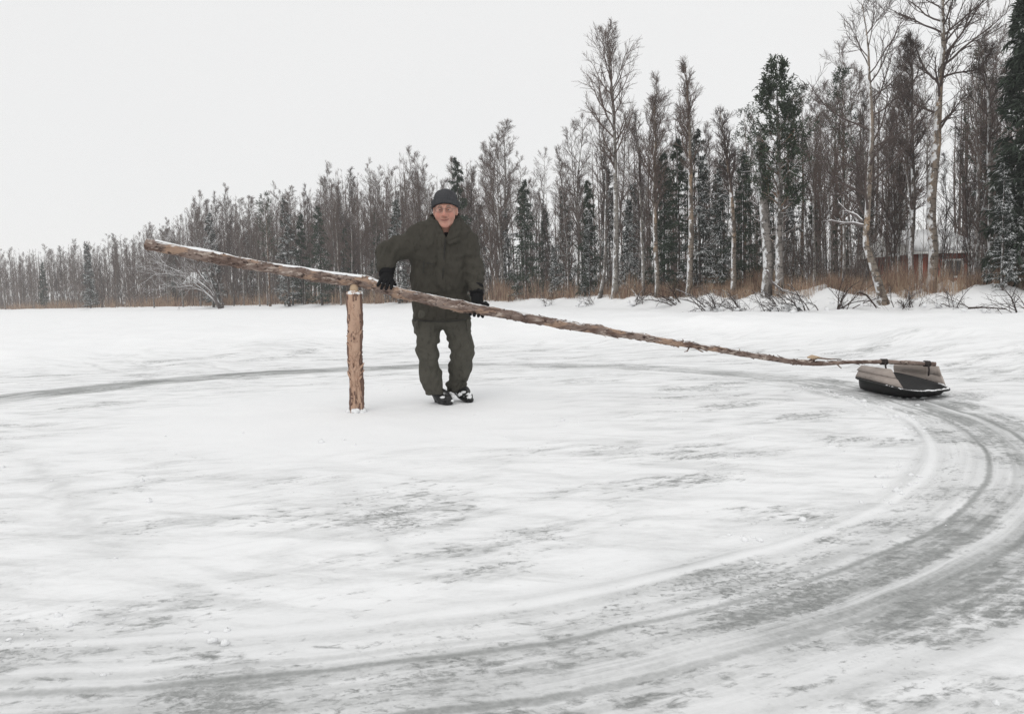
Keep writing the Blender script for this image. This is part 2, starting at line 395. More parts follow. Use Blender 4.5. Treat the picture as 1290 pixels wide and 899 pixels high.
        w = n.math('ABSOLUTE', n.math('ADD', n.math('SUBTRACT', mul(n.math('SUBTRACT', y, float(A[1])), dx_), mul(n.math('SUBTRACT', x, float(A[0])), dy_)), mul(n.math('SUBTRACT', n.noise(p, 3.0, 4), .5), wd * 2)))
        k = mul(inv(n.ss(.0, wd, w)), n.ss(0, L * .25, u), inv(n.ss(L * .7, L, u)), am, n.ss(.25, .65, n.noise(p, 7, 5, .65)))
        veil = n.math('MAXIMUM', veil, k)
    fac = n.math('ADD', fac, n.math('MULTIPLY', veil, n.math('SUBTRACT', 1.0, fac)), clamp=True)
    snowc = n.mix(n.noise(p, 1.3, 4), (.82, .83, .84), (.90, .905, .91))
    ice = n.mix(n.noise(p, 9, 3), (.17, .178, .175), (.26, .268, .262))
    n.color(n.mix(fac, snowc, ice))
    n.set(n.b.inputs['Roughness'], n.math('SUBTRACT', .8, n.math('MULTIPLY', fac, .3)))
    hgt = n.math('SUBTRACT', n.math('ADD', n.math('MULTIPLY', n.noise(p, 30, 4, .6), .35), n.math('MULTIPLY', n.noise(p, 5, 4), .8)), n.math('MULTIPLY', fac, .8))
    n.bump(hgt, .012, .55)
    return n.m
M['ground'] = ground_material()

# ------------------------------------------------------------------ ground sheet (polar grid round the post)
def build_ground():
    rr = [0.0]; step = .03
    r = .04
    while r < 600:
        rr.append(r); r += .035 if r < 9 else max(.05, (r - 9) * .03 + .05)
    rr = np.array(rr); nt = 560
    a = np.linspace(0, 2 * math.pi, nt, endpoint=False)
    R, A = np.meshgrid(rr[1:], a, indexing='ij')
    X = POST[0] + R * np.cos(A); Y = POST[1] + R * np.sin(A)
    Z = ground_z(X, Y)
    V = np.stack([R * np.cos(A), R * np.sin(A), Z], -1).reshape(-1, 3)
    V = np.vstack([V, [[0, 0, float(ground_z(POST[0], POST[1]))]]])
    nr = len(rr) - 1
    i = np.arange(nr - 1)[:, None] * nt; j = np.arange(nt)[None, :]; j2 = (j + 1) % nt
    Q = np.stack([i + j, i + nt + j, i + nt + j2, i + j2], -1).reshape(-1, 4)
    c = len(V) - 1
    T = np.stack([np.full(nt, c), np.arange(nt), (np.arange(nt) + 1) % nt, (np.arange(nt) + 1) % nt], -1)
    mb = MB(); mb.V = [V]; mb.F = [Q]; mb.M = [np.zeros(len(Q))]
    me = mesh_from('ground', V, Q, M['ground'])
    o = put('ground', me, loc=(POST[0], POST[1], 0))
    tag(o, 'snow covered frozen lake with grey ice showing in circular sled tracks', kind='structure')
build_ground()

# ------------------------------------------------------------------ trees
def sample(P, R, i, t):
    N = P.shape[1]; f = t * (N - 1); k = np.minimum(f.astype(int), N - 2); u = (f - k)[:, None]
    pos = P[i, k] * (1 - u) + P[i, k + 1] * u
    tan = nrm(P[i, k + 1] - P[i, k])
    rad = R[i, k] * (1 - u[:, 0]) + R[i, k + 1] * u[:, 0]
    return pos, tan, rad
def sprout(rng, P, R, per, t0, t1, ang, spread, lenf, nseg, up, jit, rscale, rmin, rmax=9, tip=.3, tpow=1.0):
    B = len(P); i = np.repeat(np.arange(B), per)
    st = (np.tile(np.arange(per), B) + rng.uniform(0, 1, len(i))) / per
    t = t0 + (t1 - t0) * st ** tpow
    pos, tan, rad = sample(P, R, i, t)
    rv = rng.normal(size=(len(i), 3)); u = nrm(np.cross(tan, rv))
    a = np.radians(ang + rng.normal(0, spread, len(i)))[:, None]
    d = tan * np.cos(a) + u * np.sin(a)
    plen = np.linalg.norm(np.diff(P, axis=1), axis=2).sum(1)[i]
    L = lenf(plen, t) * rng.uniform(.7, 1.25, len(i))
    pts = [pos]; s = (L / nseg)[:, None]
    for k in range(nseg):
        d = nrm(d + np.array([0, 0, 1.0]) * (up if np.isscalar(up) else up[k]) + rng.normal(0, jit, d.shape)); pts.append(pts[-1] + d * s)
    Pn = np.stack(pts, 1)
    r0 = np.clip(rad * rscale, rmin, rmax)
    Rn = r0[:, None] * np.linspace(1, tip, nseg + 1)[None, :]
    return Pn, np.maximum(Rn, rmin * .6)
def trunk_line(rng, H, r0, lean=.02, wob=.016, n=14, fork=False):
    z = np.linspace(0, 1, n) ** 1.1
    ph = rng.uniform(0, 6.28, 4); la = rng.uniform(0, 6.28)
    x = H * (lean * math.cos(la) * z + wob * (np.sin(z * 5 + ph[0]) - math.sin(ph[0])) * z + wob * .5 * np.sin(z * 13 + ph[2]) * z)
    y = H * (lean * math.sin(la) * z + wob * (np.sin(z * 5 + ph[1]) - math.sin(ph[1])) * z + wob * .5 * np.sin(z * 12 + ph[3]) * z)
    P = np.stack([x, y, z * H], 1)[None]
    R = (r0 * ((1 - z) ** .85 * .97 + .03) * (1 + .35 * np.exp(-z * 40)))[None]
    return P, R
def birch(seed, H=12.0, r0=.11, z0=.3, nb=26, ang=42, blen=.24, sub=7, twig=6, up=.16, P=None, R=None, tw=.006, lop=.7, twl=.48, name='birch'):
    rng = np.random.default_rng(seed)
    if P is None: P, R = trunk_line(rng, H, r0)
    else:
        P = np.asarray(P, float)[None]; R = np.asarray(R, float)[None]
    tr = MB().add(*tubes(P, R, 9))
    b1 = sprout(rng, P, R, nb, z0, .985, ang, 9, lambda L, t: H * blen * np.clip((1.03 - t) / (1.03 - z0), .05, 1) ** lop * np.clip(.45 + (t - z0) * 3, .4, 1), 6, up, .12, .55, .012, .05, .25)
    b2 = sprout(rng, b1[0], b1[1], sub, .2, .98, 38, 10, lambda L, t: L * .42 * (1.1 - t * .6) + .12, 4, .12, .13, .6, tw * 1.3, .02, .5)
    b3 = sprout(rng, b2[0], b2[1], twig, .15, 1.0, 34, 12, lambda L, t: twl * (1.1 - .4 * t) * np.clip(L / .9, .5, 1.3), 3, .05, .14, .7, tw, .010, .6)
    cr = MB()
    cr.add(*tubes(b1[0], b1[1], 5)).add(*tubes(b2[0], b2[1], 4)).add(*tubes(b3[0], b3[1], 3))
    return tr, cr
def blades(rng, P, W, per, size, wid, ang, droop, fan=1.0):
    """needle sprays set along twig lines: long thin quads, bent in the middle"""
    B, N, _ = P.shape
    i = np.repeat(np.arange(B), per); t = rng.uniform(0.05, 1, len(i))
    pos, tan, _ = sample(P, np.ones((B, N)), i, t)
    u = nrm(np.cross(tan, rng.normal(size=tan.shape)))
    a = np.radians(rng.uniform(ang * .4, ang * 1.2, len(i)))[:, None]
    d = nrm(tan * np.cos(a) + u * np.sin(a) + np.array([0, 0, -droop]))
    L = (size * rng.uniform(.6, 1.3, len(i)))[:, None]
    s = nrm(np.cross(d, rng.normal(size=d.shape) * .5 + np.array([0, 0, 1.0]))) * wid * rng.uniform(.7, 1.3, (len(i), 1))
    m = pos + d * L * .45; e = pos + d * L + np.array([0, 0, -.15]) * L
    V = np.stack([pos - s * .3, pos + s * .3, m + s, m - s, e + s * .15, e - s * .15], 1).reshape(-1, 3)
    b = np.arange(len(i))[:, None] * 6
    Q = np.vstack([b + np.array([[0, 1, 2, 3]]), b + np.array([[3, 2, 4, 5]])])
    return V, Q
def spruce(seed, H=12.0, r0=.15, width=.17, z0=.06, nb=110, dens=26, size=.26, droop=.12, wid=.03, up=-.05, ang=82):
    rng = np.random.default_rng(seed)
    P, R = trunk_line(rng, H, r0, .008, .003)
    tr = MB().add(*tubes(P, R, 8))
    prof = lambda t: np.clip(1.0 - t, 0.02, 1) ** .85 * (.55 + .45 * np.clip(t * 6, 0, 1))
    b1 = sprout(rng, P, R, nb, z0, .99, ang, 8, lambda L, t: H * width * prof(t) + .10, 5, [up - .06, up, up, up + .08, up + .12], .06, .5, .008, .035, .3)
    b2 = sprout(rng, b1[0], b1[1], 5, .25, 1.0, 42, 9, lambda L, t: L * .34 * (1.15 - t) + .16, 3, -.12, .08, .6, .004, .012, .4)
    cr = MB().add(*tubes(b1[0], b1[1], 4))
    cr.add(*blades(rng, b1[0], None, dens, size, wid, 55, droop)).add(*blades(rng, b2[0], None, max(5, dens // 3), size * .9, wid, 50, droop + .1))
    return tr, cr
def pine(seed, H=14.0, r0=.14, z0=.55, nb=34, width=.13, dens=9, size=.2, bare=6):
    rng = np.random.default_rng(seed)
    P, R = trunk_line(rng, H, r0, .01, .006)
    tr = MB().add(*tubes(P, R, 9))
    b1 = sprout(rng, P, R, nb, z0, .985, 66, 12, lambda L, t: H * width * np.clip((1.04 - t) / (1.04 - z0), .1, 1) ** .6 * np.clip(.5 + (t - z0) * 4, .5, 1), 5, .10, .12, .5, .012, .05, .3)
    b2 = sprout(rng, b1[0], b1[1], 6, .35, 1.0, 45, 10, lambda L, t: L * .34 + .15, 3, .12, .12, .6, .006, .02, .5)
    b3 = sprout(rng, b2[0], b2[1], 3, .3, 1.0, 40, 12, lambda L, t: .28 + 0 * t, 2, .2, .12, .7, .004, .01, .5)
    dead = sprout(rng, P, R, bare, .25, z0, 80, 10, lambda L, t: .9 + 0 * t, 4, -.03, .12, .3, .008, .02, .3)
    cr = MB().add(*tubes(b1[0], b1[1], 4)).add(*tubes(b2[0], b2[1], 3)).add(*tubes(dead[0], dead[1], 3))
    nd = MB().add(*blades(rng, b2[0], None, dens, size, .022, 60, -.1)).add(*blades(rng, b3[0], None, dens, size, .022, 60, -.15))
    V = nd.V; 
    for v, f in zip(nd.V, [nd.F[0], nd.F[1] - len(nd.V[0])]): cr.add(v, f, 1)
    return tr, cr

M['needle_edge'] = simple('edge_spruce_needles', (.034, .047, .033), .7, .25, .35, 1.5, snow=.76, snow_sc=1.2)
PROTO = {}
def proto(key, tc, H, bark, tw, twmats=None):
    tr, cr = tc
    PROTO[key] = (tr.mesh(key + '_trunk', bark), cr.mesh(key + '_crown', None if twmats else tw, mats=twmats), H)
def grow(key, base, h, rz, name, label, cat='tree', group=None, tilt=(0, 0)):
    tm, cm, H = PROTO[key]
    r = bpy.data.objects.new(name, None); COL.objects.link(r); r.location = [float(v) for v in base]
    s = h / H; r.scale = (s * 1.0, s * 1.0, s); r.rotation_euler = (tilt[0], tilt[1], rz)
    t = bpy.data.objects.new('trunk', tm); COL.objects.link(t); t.parent = r
    c = bpy.data.objects.new('crown', cm); COL.objects.link(c); c.parent = r
    return tag(r, label, cat, group)
for i in range(5): proto('birch%d' % i, birch(100 + i, 12, .10, .26 + .03 * i, 26 + i, 42 + 3 * i, .20, 8, 9, up=.11, tw=.0055, lop=.6), 12, M['bark_white' if i % 2 else 'bark_grey'], M['twig'])
for i in range(4): proto('tallbirch%d' % i, birch(120 + i, 14, .10, .42, 24, 44, .17, 8, 9, up=.10, lop=.55, tw=.0055), 14, M['bark_grey' if i % 2 else 'bark_white'], M['twig'])
for i in range(4): proto('brushbirch%d' % i, birch(140 + i, 10, .065, .14, 36, 34, .24, 7, 8, up=.17, lop=.8, tw=.005), 10, M['bark_dark' if i % 2 else 'bark_grey'], M['twig_dark' if i % 2 else 'twig'])
for i in range(4): proto('spruce%d' % i, spruce(200 + i, 12, .14, .13 + .02 * (i % 3)), 12, M['bark_dark'], M['needle_snow' if i % 2 else 'needle'])
for i in range(3): proto('pine%d' % i, pine(220 + i, 14, .13, .45 + .06 * i, 30, .12, 6, .15), 14, M['bark_pine'], None, [M['bark_pine'], M['needle_pine']])

TOP = [(-150, 330), (0, 314), (60, 310), (120, 303), (180, 288), (235, 268), (260, 246), (300, 240), (340, 250), (400, 226), (430, 210), (470, 214), (525, 185), (560, 218), (620, 175), (655, 152), (690, 195), (720, 140), (775, 100), (830, 118), (865, 95), (905, 140), (930, 155), (970, 120), (1020, 78), (1060, 55), (1100, 20), (1150, 18), (1290, -10), (1500, -30)]
TPX, TPY = [t[0] for t in TOP], [t[1] for t in TOP]
def spot(px, off):
    Y = float(shore_y(px)) + off; X = (px - 645) / F * Y
    return np.array([X, Y, float(ground_z(X, Y, False)) - .05])
def h_for(px, top, base): return float(atY(px, top, base[1])[2] - base[2])
SECT = [(-999, 60, 'in the far left stand'), (60, 190, 'far off left of the raised log end'), (190, 330, 'behind the raised log end'), (330, 440, 'above the log, left of the post'),
        (440, 520, 'between the post and the man'), (520, 620, 'right behind the man'), (620, 720, 'just right of the man'), (720, 840, 'near the tallest open birch'),
        (840, 940, 'left of the dark pine'), (940, 1040, 'around the dark pine'), (1040, 1150, 'around the crooked leaning birch'), (1150, 1230, 'beside the red cabin'), (1230, 1999, 'by the big snowy spruce')]
def sect(px):
    for a, b, s in SECT:
        if a <= px < b: return s
def words(s): return ' '.join(s.split()[:16])
rng = np.random.default_rng(11)
KINDW = {'birch': 'slender bare birch', 'tallbirch': 'tall birch with bare lower trunk', 'brushbirch': 'dark brushy bare tree', 'spruce': 'dark green spruce', 'pine': 'pine with dark needle crown'}
def forest(n, px0, px1, d0, d1, kinds, hs, keepout=()):
    pxs = px0 + (px1 - px0) * (np.arange(n) + rng.uniform(0, 1, n)) / n
    for px in pxs:
        if any(abs(px - k) < w for k, w in keepout): continue
        ys = float(shore_y(px)); off = rng.uniform(d0, d1) * (ys / 35) ** .5
        b = spot(px, off)
        ki = kinds[rng.integers(len(kinds))]
        key = ki + str(rng.integers(sum(1 for k in PROTO if k.startswith(ki) and k[len(ki):].isdigit())))
        top = float(np.interp(px, TPX, TPY)); h = h_for(px, top, b) * rng.uniform(*hs)
        h = max(4.0, h)
        nm = {'birch': 'birch_tree', 'tallbirch': 'birch_tree', 'brushbirch': 'bare_tree', 'spruce': 'spruce_tree', 'pine': 'pine_tree'}[ki]
        s = sect(px)
        grow(key, b, h, rng.uniform(0, 6.28), nm, words(KINDW[ki] + ' ' + s), 'tree', words(nm.replace('_', ' ') + 's ' + s), (rng.normal(0, .035), rng.normal(0, .035)))
KO = ((776, 9), (868, 7), (923, 6), (966, 8), (982, 8), (1108, 10), (1163, 8), (1200, 14), (828, 6), (1278, 25))
forest(56, -40, 640, 1, 7, ['birch', 'birch', 'tallbirch', 'brushbirch'], (.72, 1.0))
forest(60, -40, 640, 7, 16, ['birch', 'tallbirch', 'birch', 'brushbirch'], (.78, 1.05))
forest(40, -40, 640, 16, 28, ['birch', 'tallbirch'], (.8, 1.05))
forest(24, 640, 1340, 3, 8, ['tallbirch', 'brushbirch', 'brushbirch', 'birch'], (.45, .92), KO)
forest(40, 640, 1340, 6, 15, ['tallbirch', 'birch', 'brushbirch', 'tallbirch'], (.6, 1.0), KO)
forest(36, 640, 1340, 14, 30, ['birch', 'tallbirch', 'birch'], (.75, 1.05), ((1185, 24),))
# spruces: (px, depth behind the shore, top of crown in the photo)
for k, (px, off, top) in enumerate([(583, 1.5, 196), (367, 1, 250), (408, 1.5, 258), (272, 1.5, 268), (745, 4, 225), (715, 5, 240), (857, 3.4, 172), (882, 3.6, 162), (838, 4, 190), (912, 3.6, 200), (938, 3.8, 190), (118, 3, 306), (385, 3, 268), (505, 2, 250), (665, 4, 225), (795, 4.5, 250), (905, 13, 215), (800, 12, 230), (965, 9, 220),
                                 (1000, 8, 230), (1025, 13, 245), (660, 12, 235), (690, 9, 262), (640, 12, 262), (1060, 15, 220), (1240, 16, 150), (225, 14, 300), (318, 14, 290), (480, 14, 265), (1090, 20, 215), (1130, 24, 200), (770, 16, 210), (60, 10, 330), (120, 10, 330), (440, 9, 285), (610, 14, 255)]):
    b = spot(px, off); lab = ['pointed dark spruce rising above the forest right behind the man', 'narrow dark spruce between the raised log end and the post'][k] if k < 2 else words(('snow dusted' if k % 2 else 'dark green') + ' spruce ' + sect(px))
    grow('spruce%d' % (k % 4), b, h_for(px, top, b), k * 1.3, 'spruce_tree', lab, 'tree', None if k < 2 else words('spruces ' + sect(px)))
for k, (px, off, top) in enumerate([(343, 1, 242), (1010, 12, 110), (940, 14, 140), (1230, 18, 60), (1060, 10, 90)]):
    b = spot(px, off)
    grow('pine%d' % (k % 3), b, h_for(px, top, b), k * 2.1, 'pine_tree', ['pine with a dense flat dark crown above the raised log', 'dark crowned pine just right of the snapped trunk', 'half hidden pine just left of the snapped trunk', 'tall pine beside the big snowy spruce at the right edge', 'thin pine left of the crooked leaning birch'][k], 'tree')

# trees the photograph singles out
def hero(name, label, pts, rads, off, bark, twm, H=None, **kw):
    """trunk drawn through photo points at one depth, real thickness in metres"""
    px0 = pts[0][0]; base = spot(px0, off); Y = base[1]
    r = root(name, base); r['_own'] = 1
    P = np.array([atY(x, y, Y) for x, y in pts]); P[0] = base
    t = np.linspace(0, 1, len(P)); tt = np.linspace(0, 1, 16)
    P = np.stack([np.interp(tt, t, P[:, i]) for i in range(3)], 1) - base
    P[:, 1] += np.cumsum(np.random.default_rng(len(label)).normal(0, .05, 16)) * (tt > 0)
    Rr = np.interp(tt, np.linspace(0, 1, len(rads)), rads); Rr[0] *= 1.3
    tr, cr = birch(hash_(label), H or float(P[-1, 2]), P=P, R=Rr, **kw)
    put('trunk', tr.mesh('trunk', bark), r); put('crown', cr.mesh('crown', twm), r)
    tag(r, label, 'tree'); return r
def hash_(s): return sum((i + 1) * ord(c) for i, c in enumerate(s)) % 100000
hero('birch_tree', 'tallest open crowned birch standing above the forest right of the man', [(776, 372), (777, 300), (776, 240), (775, 180), (772, 120), (768, 75), (765, 36)], [.17, .15, .13, .10, .07, .04, .012], 2.5, M['bark_white'], M['twig'], z0=.40, nb=30, ang=50, blen=.24, sub=8, twig=8, up=.10, lop=.75, tw=.007)
hero('birch_tree', 'straight birch left of the dark pine with a narrow bare crown', [(869, 372), (870, 300), (869, 220), (867, 150), (864, 78)], [.15, .13, .10, .06, .012], 2.2, M['bark_tan'], M['twig'], z0=.48, nb=26, ang=34, blen=.17, sub=7, twig=8, tw=.006)
hero('birch_tree', 'snow flecked tan birch just right of the tallest birch', [(830, 374), (826, 300), (825, 240), (826, 180), (824, 122)], [.13, .11, .09, .06, .012], 1.8, M['bark_tan'], M['twig'], z0=.38, nb=26, ang=32, blen=.2, sub=7, twig=8, tw=.006)
hero('birch_tree', 'birch with a reddish trunk halfway between the straight birch and the pine', [(925, 374), (925, 300), (921, 240), (917, 200), (908, 140)], [.12, .10, .08, .06, .012], 2.0, M['bark_tan'], M['twig_dark'], z0=.45, nb=24, ang=30, blen=.2, sub=7, twig=7)
hero('birch_tree', 'dark stemmed birch leaning beside the tallest birch', [(757, 372), (762, 340), (763, 280), (764, 220), (758, 150)], [.12, .09, .08, .06, .012], 2.2, M['bark_grey'], M['twig_dark'], z0=.4, nb=22, ang=34, blen=.18, sub=6, twig=7)
hero('birch_tree', 'thin pale birch between the tallest birch and the tan one', [(812, 374), (811, 330), (808, 270), (806, 200), (800, 140)], [.09, .08, .065, .05, .012], 2.4, M['bark_white'], M['twig_dark'], z0=.45, nb=22, ang=30, blen=.17, sub=6, twig=7)
hero('birch_tree', 'crooked birch leaning left with its trunk bent low at the bank', [(1113, 388), (1107, 368), (1098, 340), (1087, 310), (1086, 290), (1087, 240), (1090, 180), (1088, 110), (1085, 60), (1078, 12)], [.18, .15, .13, .11, .10, .09, .07, .05, .03, .012], .8, M['bark_tan'], M['twig_dark'], z0=.46, nb=22, ang=54, blen=.34, sub=8, twig=8, up=.12, lop=.6)
hero('birch_tree', 'big wavy birch in front of the red cabin', [(1172, 370), (1174, 330), (1170, 260), (1172, 220), (1178, 160), (1180, 100), (1184, 60), (1182, 20), (1186, -30), (1190, -80)], [.19, .17, .16, .15, .13, .10, .08, .06, .04, .02], 3.5, M['bark_tan'], M['twig_dark'], z0=.42, nb=26, ang=52, blen=.22, sub=8, twig=7, up=.06, lop=.5)
hero('bare_tree', 'straight dark trunk midway between the leaning birch and the cabin birch', [(1147, 370), (1147, 280), (1147, 180), (1146, 90), (1144, 50)], [.10, .09, .07, .05, .012], 4, M['bark_dark'], M['twig_dark'], z0=.4, nb=30, ang=50, blen=.12, sub=8, twig=8)
hero('bare_tree', 'straight pale thin tree just right of the red cabin', [(1247, 366), (1247, 280), (1245, 200), (1243, 120), (1240, 60)], [.09, .08, .07, .05, .012], 4, M['bark_grey'], M['twig_dark'], z0=.5, nb=20, ang=40, blen=.15, sub=7, twig=7)
# snapped trunk and pine
def snag():
    base = spot(966, 1.6); Y = base[1]; r = root('snapped_trunk', base)
    pts = [(969, 372), (968, 330), (963, 270), (959, 220), (957, 186), (954, 170)]
    P = np.array([atY(x, y, Y) for x, y in pts]) - base; P[0] = 0
    t = np.linspace(0, 1, 6); tt = np.linspace(0, 1, 14); P = np.stack([np.interp(tt, t, P[:, i]) for i in range(3)], 1)
    R = np.interp(tt, [0, .1, .8, .97, 1], [.24, .2, .16, .12, .03])
    put('trunk', MB().add(*tubes(P[None], R[None], 12)).mesh('trunk', M['bark_grey']), r)
    b = sprout(np.random.default_rng(3), P[None], R[None], 14, .3, .98, 70, 15, lambda L, t: .7 + 0 * t, 4, .02, .2, .2, .01, .03)
    put('branches', MB().add(*tubes(*b, 4)).mesh('branches', M['twig_frost']), r)['kind'] = 'stuff'
    tag(r, 'thick grey trunk snapped off at the top, beside the dark pine', 'tree')
snag()
def hero_pine():
    b = spot(983, 2.0); h = h_for(974, 86, b)
    proto('heropine', pine(77, h, .17, .40, 50, .15, 8, .17, 14), h, M['bark_pine'], None, [M['bark_pine'], M['needle_pine']])
    PROTO['heropine'] = (PROTO['heropine'][0], PROTO['heropine'][1], h)
    PROTO['heropine'][0].materials[0] = M['bark_grey']
    grow('heropine', b, h, 0, 'pine_tree', 'big pine with a dense dark crown beside the snapped trunk', 'tree', None, (0, -.012))
hero_pine()
def hero_spruce():
    b = spot(1292, 2.5); h = h_for(1292, -70, b)
    proto('herospruce', spruce(88, h, .2, .115, .04, 230, 34, .30, .12, .03, -.09, 88), h, M['bark_dark'], M['needle_edge'])
    PROTO['herospruce'] = (PROTO['herospruce'][0], PROTO['herospruce'][1], h)
    grow('herospruce', b, h, .6, 'spruce_tree', 'huge dark spruce with snowy drooping boughs at the right edge', 'tree')
    for k, (px, off, h, lab) in enumerate([(745, 3.5, 5.2, 'young spruce loaded with snow left of the tallest birch'), (700, 4, 3.6, 'small snow laden spruce in the gap right of the man'), (1262, 1.5, 4.2, 'low snow laden spruce below the huge dark spruce')]):
        grow('spruce%d' % (1 if k % 2 else 3), spot(px, off), h, k, 'spruce_tree', lab, 'tree')
hero_spruce()
# birch bowed over the shore at the left, white with snow
def bowed():
    base = spot(282, -.5); Y = base[1]; r = root('bowed_birch', base)
    stems = [[(282, 388), (268, 370), (253, 356), (238, 346), (215, 338), (198, 330)], [(281, 388), (265, 362), (252, 345), (240, 325), (232, 318)], [(283, 388), (272, 372), (262, 345), (256, 325), (252, 312)], [(280, 388), (258, 368), (240, 360), (222, 362), (210, 360)], [(284, 386), (276, 360), (268, 338), (264, 322), (262, 315)], [(279, 388), (256, 365), (232, 348), (210, 345), (196, 345)]]
    mb = MB(); A = []
    for k, s in enumerate(stems):
        P = np.array([atY(x, y, Y + (k - 2.5) * .5) for x, y in s]) - base; P[0] = (k * .1 - .2, (k - 2.5) * .06, -.1)
        tt = np.linspace(0, 1, 9); P = np.stack([np.interp(tt, np.linspace(0, 1, len(s)), P[:, i]) for i in range(3)], 1)
        A.append(P); mb.tube(P, np.linspace(.13, .03, 9) * (1 if k < 2 else .7), 7)
    put('trunk', mb.mesh('trunk', M['twig_frost']), r)
    A = np.array(A); b = sprout(np.random.default_rng(5), A, np.full(A.shape[:2], .05), 14, .3, 1, 34, 12, lambda L, t: L * .35 + 0 * t, 5, .02, .15, .6, .018, .03)
    b2 = sprout(np.random.default_rng(6), *b, 5, .2, 1, 34, 12, lambda L, t: L * .5 + 0 * t, 3, .02, .15, .6, .014, .02)
    put('crown', MB().add(*tubes(*b, 4)).add(*tubes(*b2, 3)).mesh('crown', M['twig_frost']), r)
    tag(r, 'snow whitened birch bowed over the shore below the raised log end', 'tree')
bowed()
# snowy side bough of the leaning birch is a dead branch caught on it
def forest_mass():
    rng = np.random.default_rng(9); mb = MB(); Ps, Rs, Bs, BR, T3, TR = [], [], [], [], [], []
    for k in range(720):
        px = rng.uniform(-120, 1420) if k < 400 else (rng.uniform(-60, 520) if k < 640 else rng.uniform(-420, -50)); ys = float(shore_y(px)); off = rng.uniform(20, 62) * (ys / 35) ** .5
        if (abs(px - 1187) < 30 and off < 40) or (px > 640 and k % 3 == 0): continue
        b = spot(px, off); h = max(5, h_for(px, float(np.interp(px, TPX, TPY)), b) * (rng.uniform(.78, 1.0) if px < 600 else rng.uniform(.5, .82)))
        P, R = trunk_line(rng, h, .09 + .003 * h, .02, .008, 8); P = P + b
        b1 = sprout(rng, P, R, 18, .25, .98, 34, 9, lambda L, t: h * .19 * np.clip((1.05 - t) * 1.3, .1, 1), 4, .15, .1, .5, .016, .05)
        b2 = sprout(rng, *b1, 7, .2, 1, 36, 10, lambda L, t: L * .4 + .2, 3, .1, .12, .6, .012, .02)
        Ps.append(P); Rs.append(R); Bs.append(b1[0]); BR.append(b1[1]); T3.append(b2[0]); TR.append(b2[1])
    mb.add(*tubes(np.vstack(Ps), np.vstack(Rs), 5)); mb.add(*tubes(np.vstack(Bs), np.vstack(BR), 3)); mb.add(*tubes(np.vstack(T3), np.vstack(TR), 3))
    o = put('far_forest', mb.mesh('far_forest', M['twig']))
    tag(o, 'deep mass of bare trees filling the forest behind the shore trees', 'forest', kind='stuff')
forest_mass()
def undergrowth():
    rng = np.random.default_rng(19); P, R = [], []
    n = 4600
    px = rng.uniform(-80, 1400, n); ys = shore_y(px); off = (rng.uniform(0, 1, n) ** 1.2 * 26 + 5.5) * (ys / 35) ** .5
    Y = ys + off; X = (px - 645) / F * Y; Z = ground_z(X, Y, False)
    gap = (np.abs(px - 1188) > 36) | (rng.uniform(0, 1, n) < .45)
    X, Y, Z, ys, px = X[gap], Y[gap], Z[gap], ys[gap], px[gap]; n = len(X)
    h = rng.uniform(1.2, 4.2, n) * np.clip(.7 + ys / 120, .7, 1.6)
    d = nrm(np.stack([rng.normal(0, .12, n), rng.normal(0, .12, n), np.ones(n)], 1))
    base = np.stack([X, Y, Z - .05], 1)
    t = np.linspace(0, 1, 5)
    P = base[:, None] + d[:, None] * (h[:, None] * t)[:, :, None]
    P[:, 1:, :2] += np.cumsum(rng.normal(0, .05, (n, 4, 2)), 1)
    R = np.linspace(1, .3, 5)[None] * (.012 + .003 * h)[:, None] * np.clip(ys / 40, .8, 2.2)[:, None]
    b = sprout(rng, P, R, 7, .25, 1, 28, 8, lambda L, t: L * .32 * (1.2 - t), 3, .14, .1, .6, .006, .015)
    mb = MB().add(*tubes(P, R, 3)).add(*tubes(b[0], b[1] * np.repeat(np.clip(ys / 40, .8, 2.2), 7)[:, None], 3))
    o = put('undergrowth', mb.mesh('undergrowth', M['brush'])); tag(o, 'thicket of thin bare saplings between the trunks along the shore', 'undergrowth', kind='stuff')
def brush_mat():
    n = NT('brown_brush', .85, .15); p = n.pos()
    c = n.mix(n.noise(p, .35, 3), (.13, .105, .096), (.19, .145, .12))
    c = n.mix(n.ss(.5, .62, n.noise(p, 1.1, 2)), c, (.075, .064, .06)); z = n.nz()[2]; c = n.mix(n.ss(.5, .8, n.math('ADD', n.math('MULTIPLY', z, .6), n.math('MULTIPLY', n.noise(p, 2.2, 3), .7))), c, (.75, .76, .77)); n.color(c); return n.m
def reed_mat():
    n = NT('dry_reed', .85, .15); p = n.pos()
    c = n.mix(n.ss(.4, .62, n.noise(p, .5, 3)), (.21, .130, .098), (.36, .245, .17))
    c = n.mix(n.ss(.52, .62, n.noise(p, 2.4, 2)), c, (.17, .105, .08)); c = n.mix(n.ss(.50, .62, n.noise(n.scale(p, (9, 9, .8)), 1.0, 2)), c, (.46, .37, .27)); n.color(c); return n.m
M['brush'] = brush_mat(); M['reed'] = reed_mat()
undergrowth()
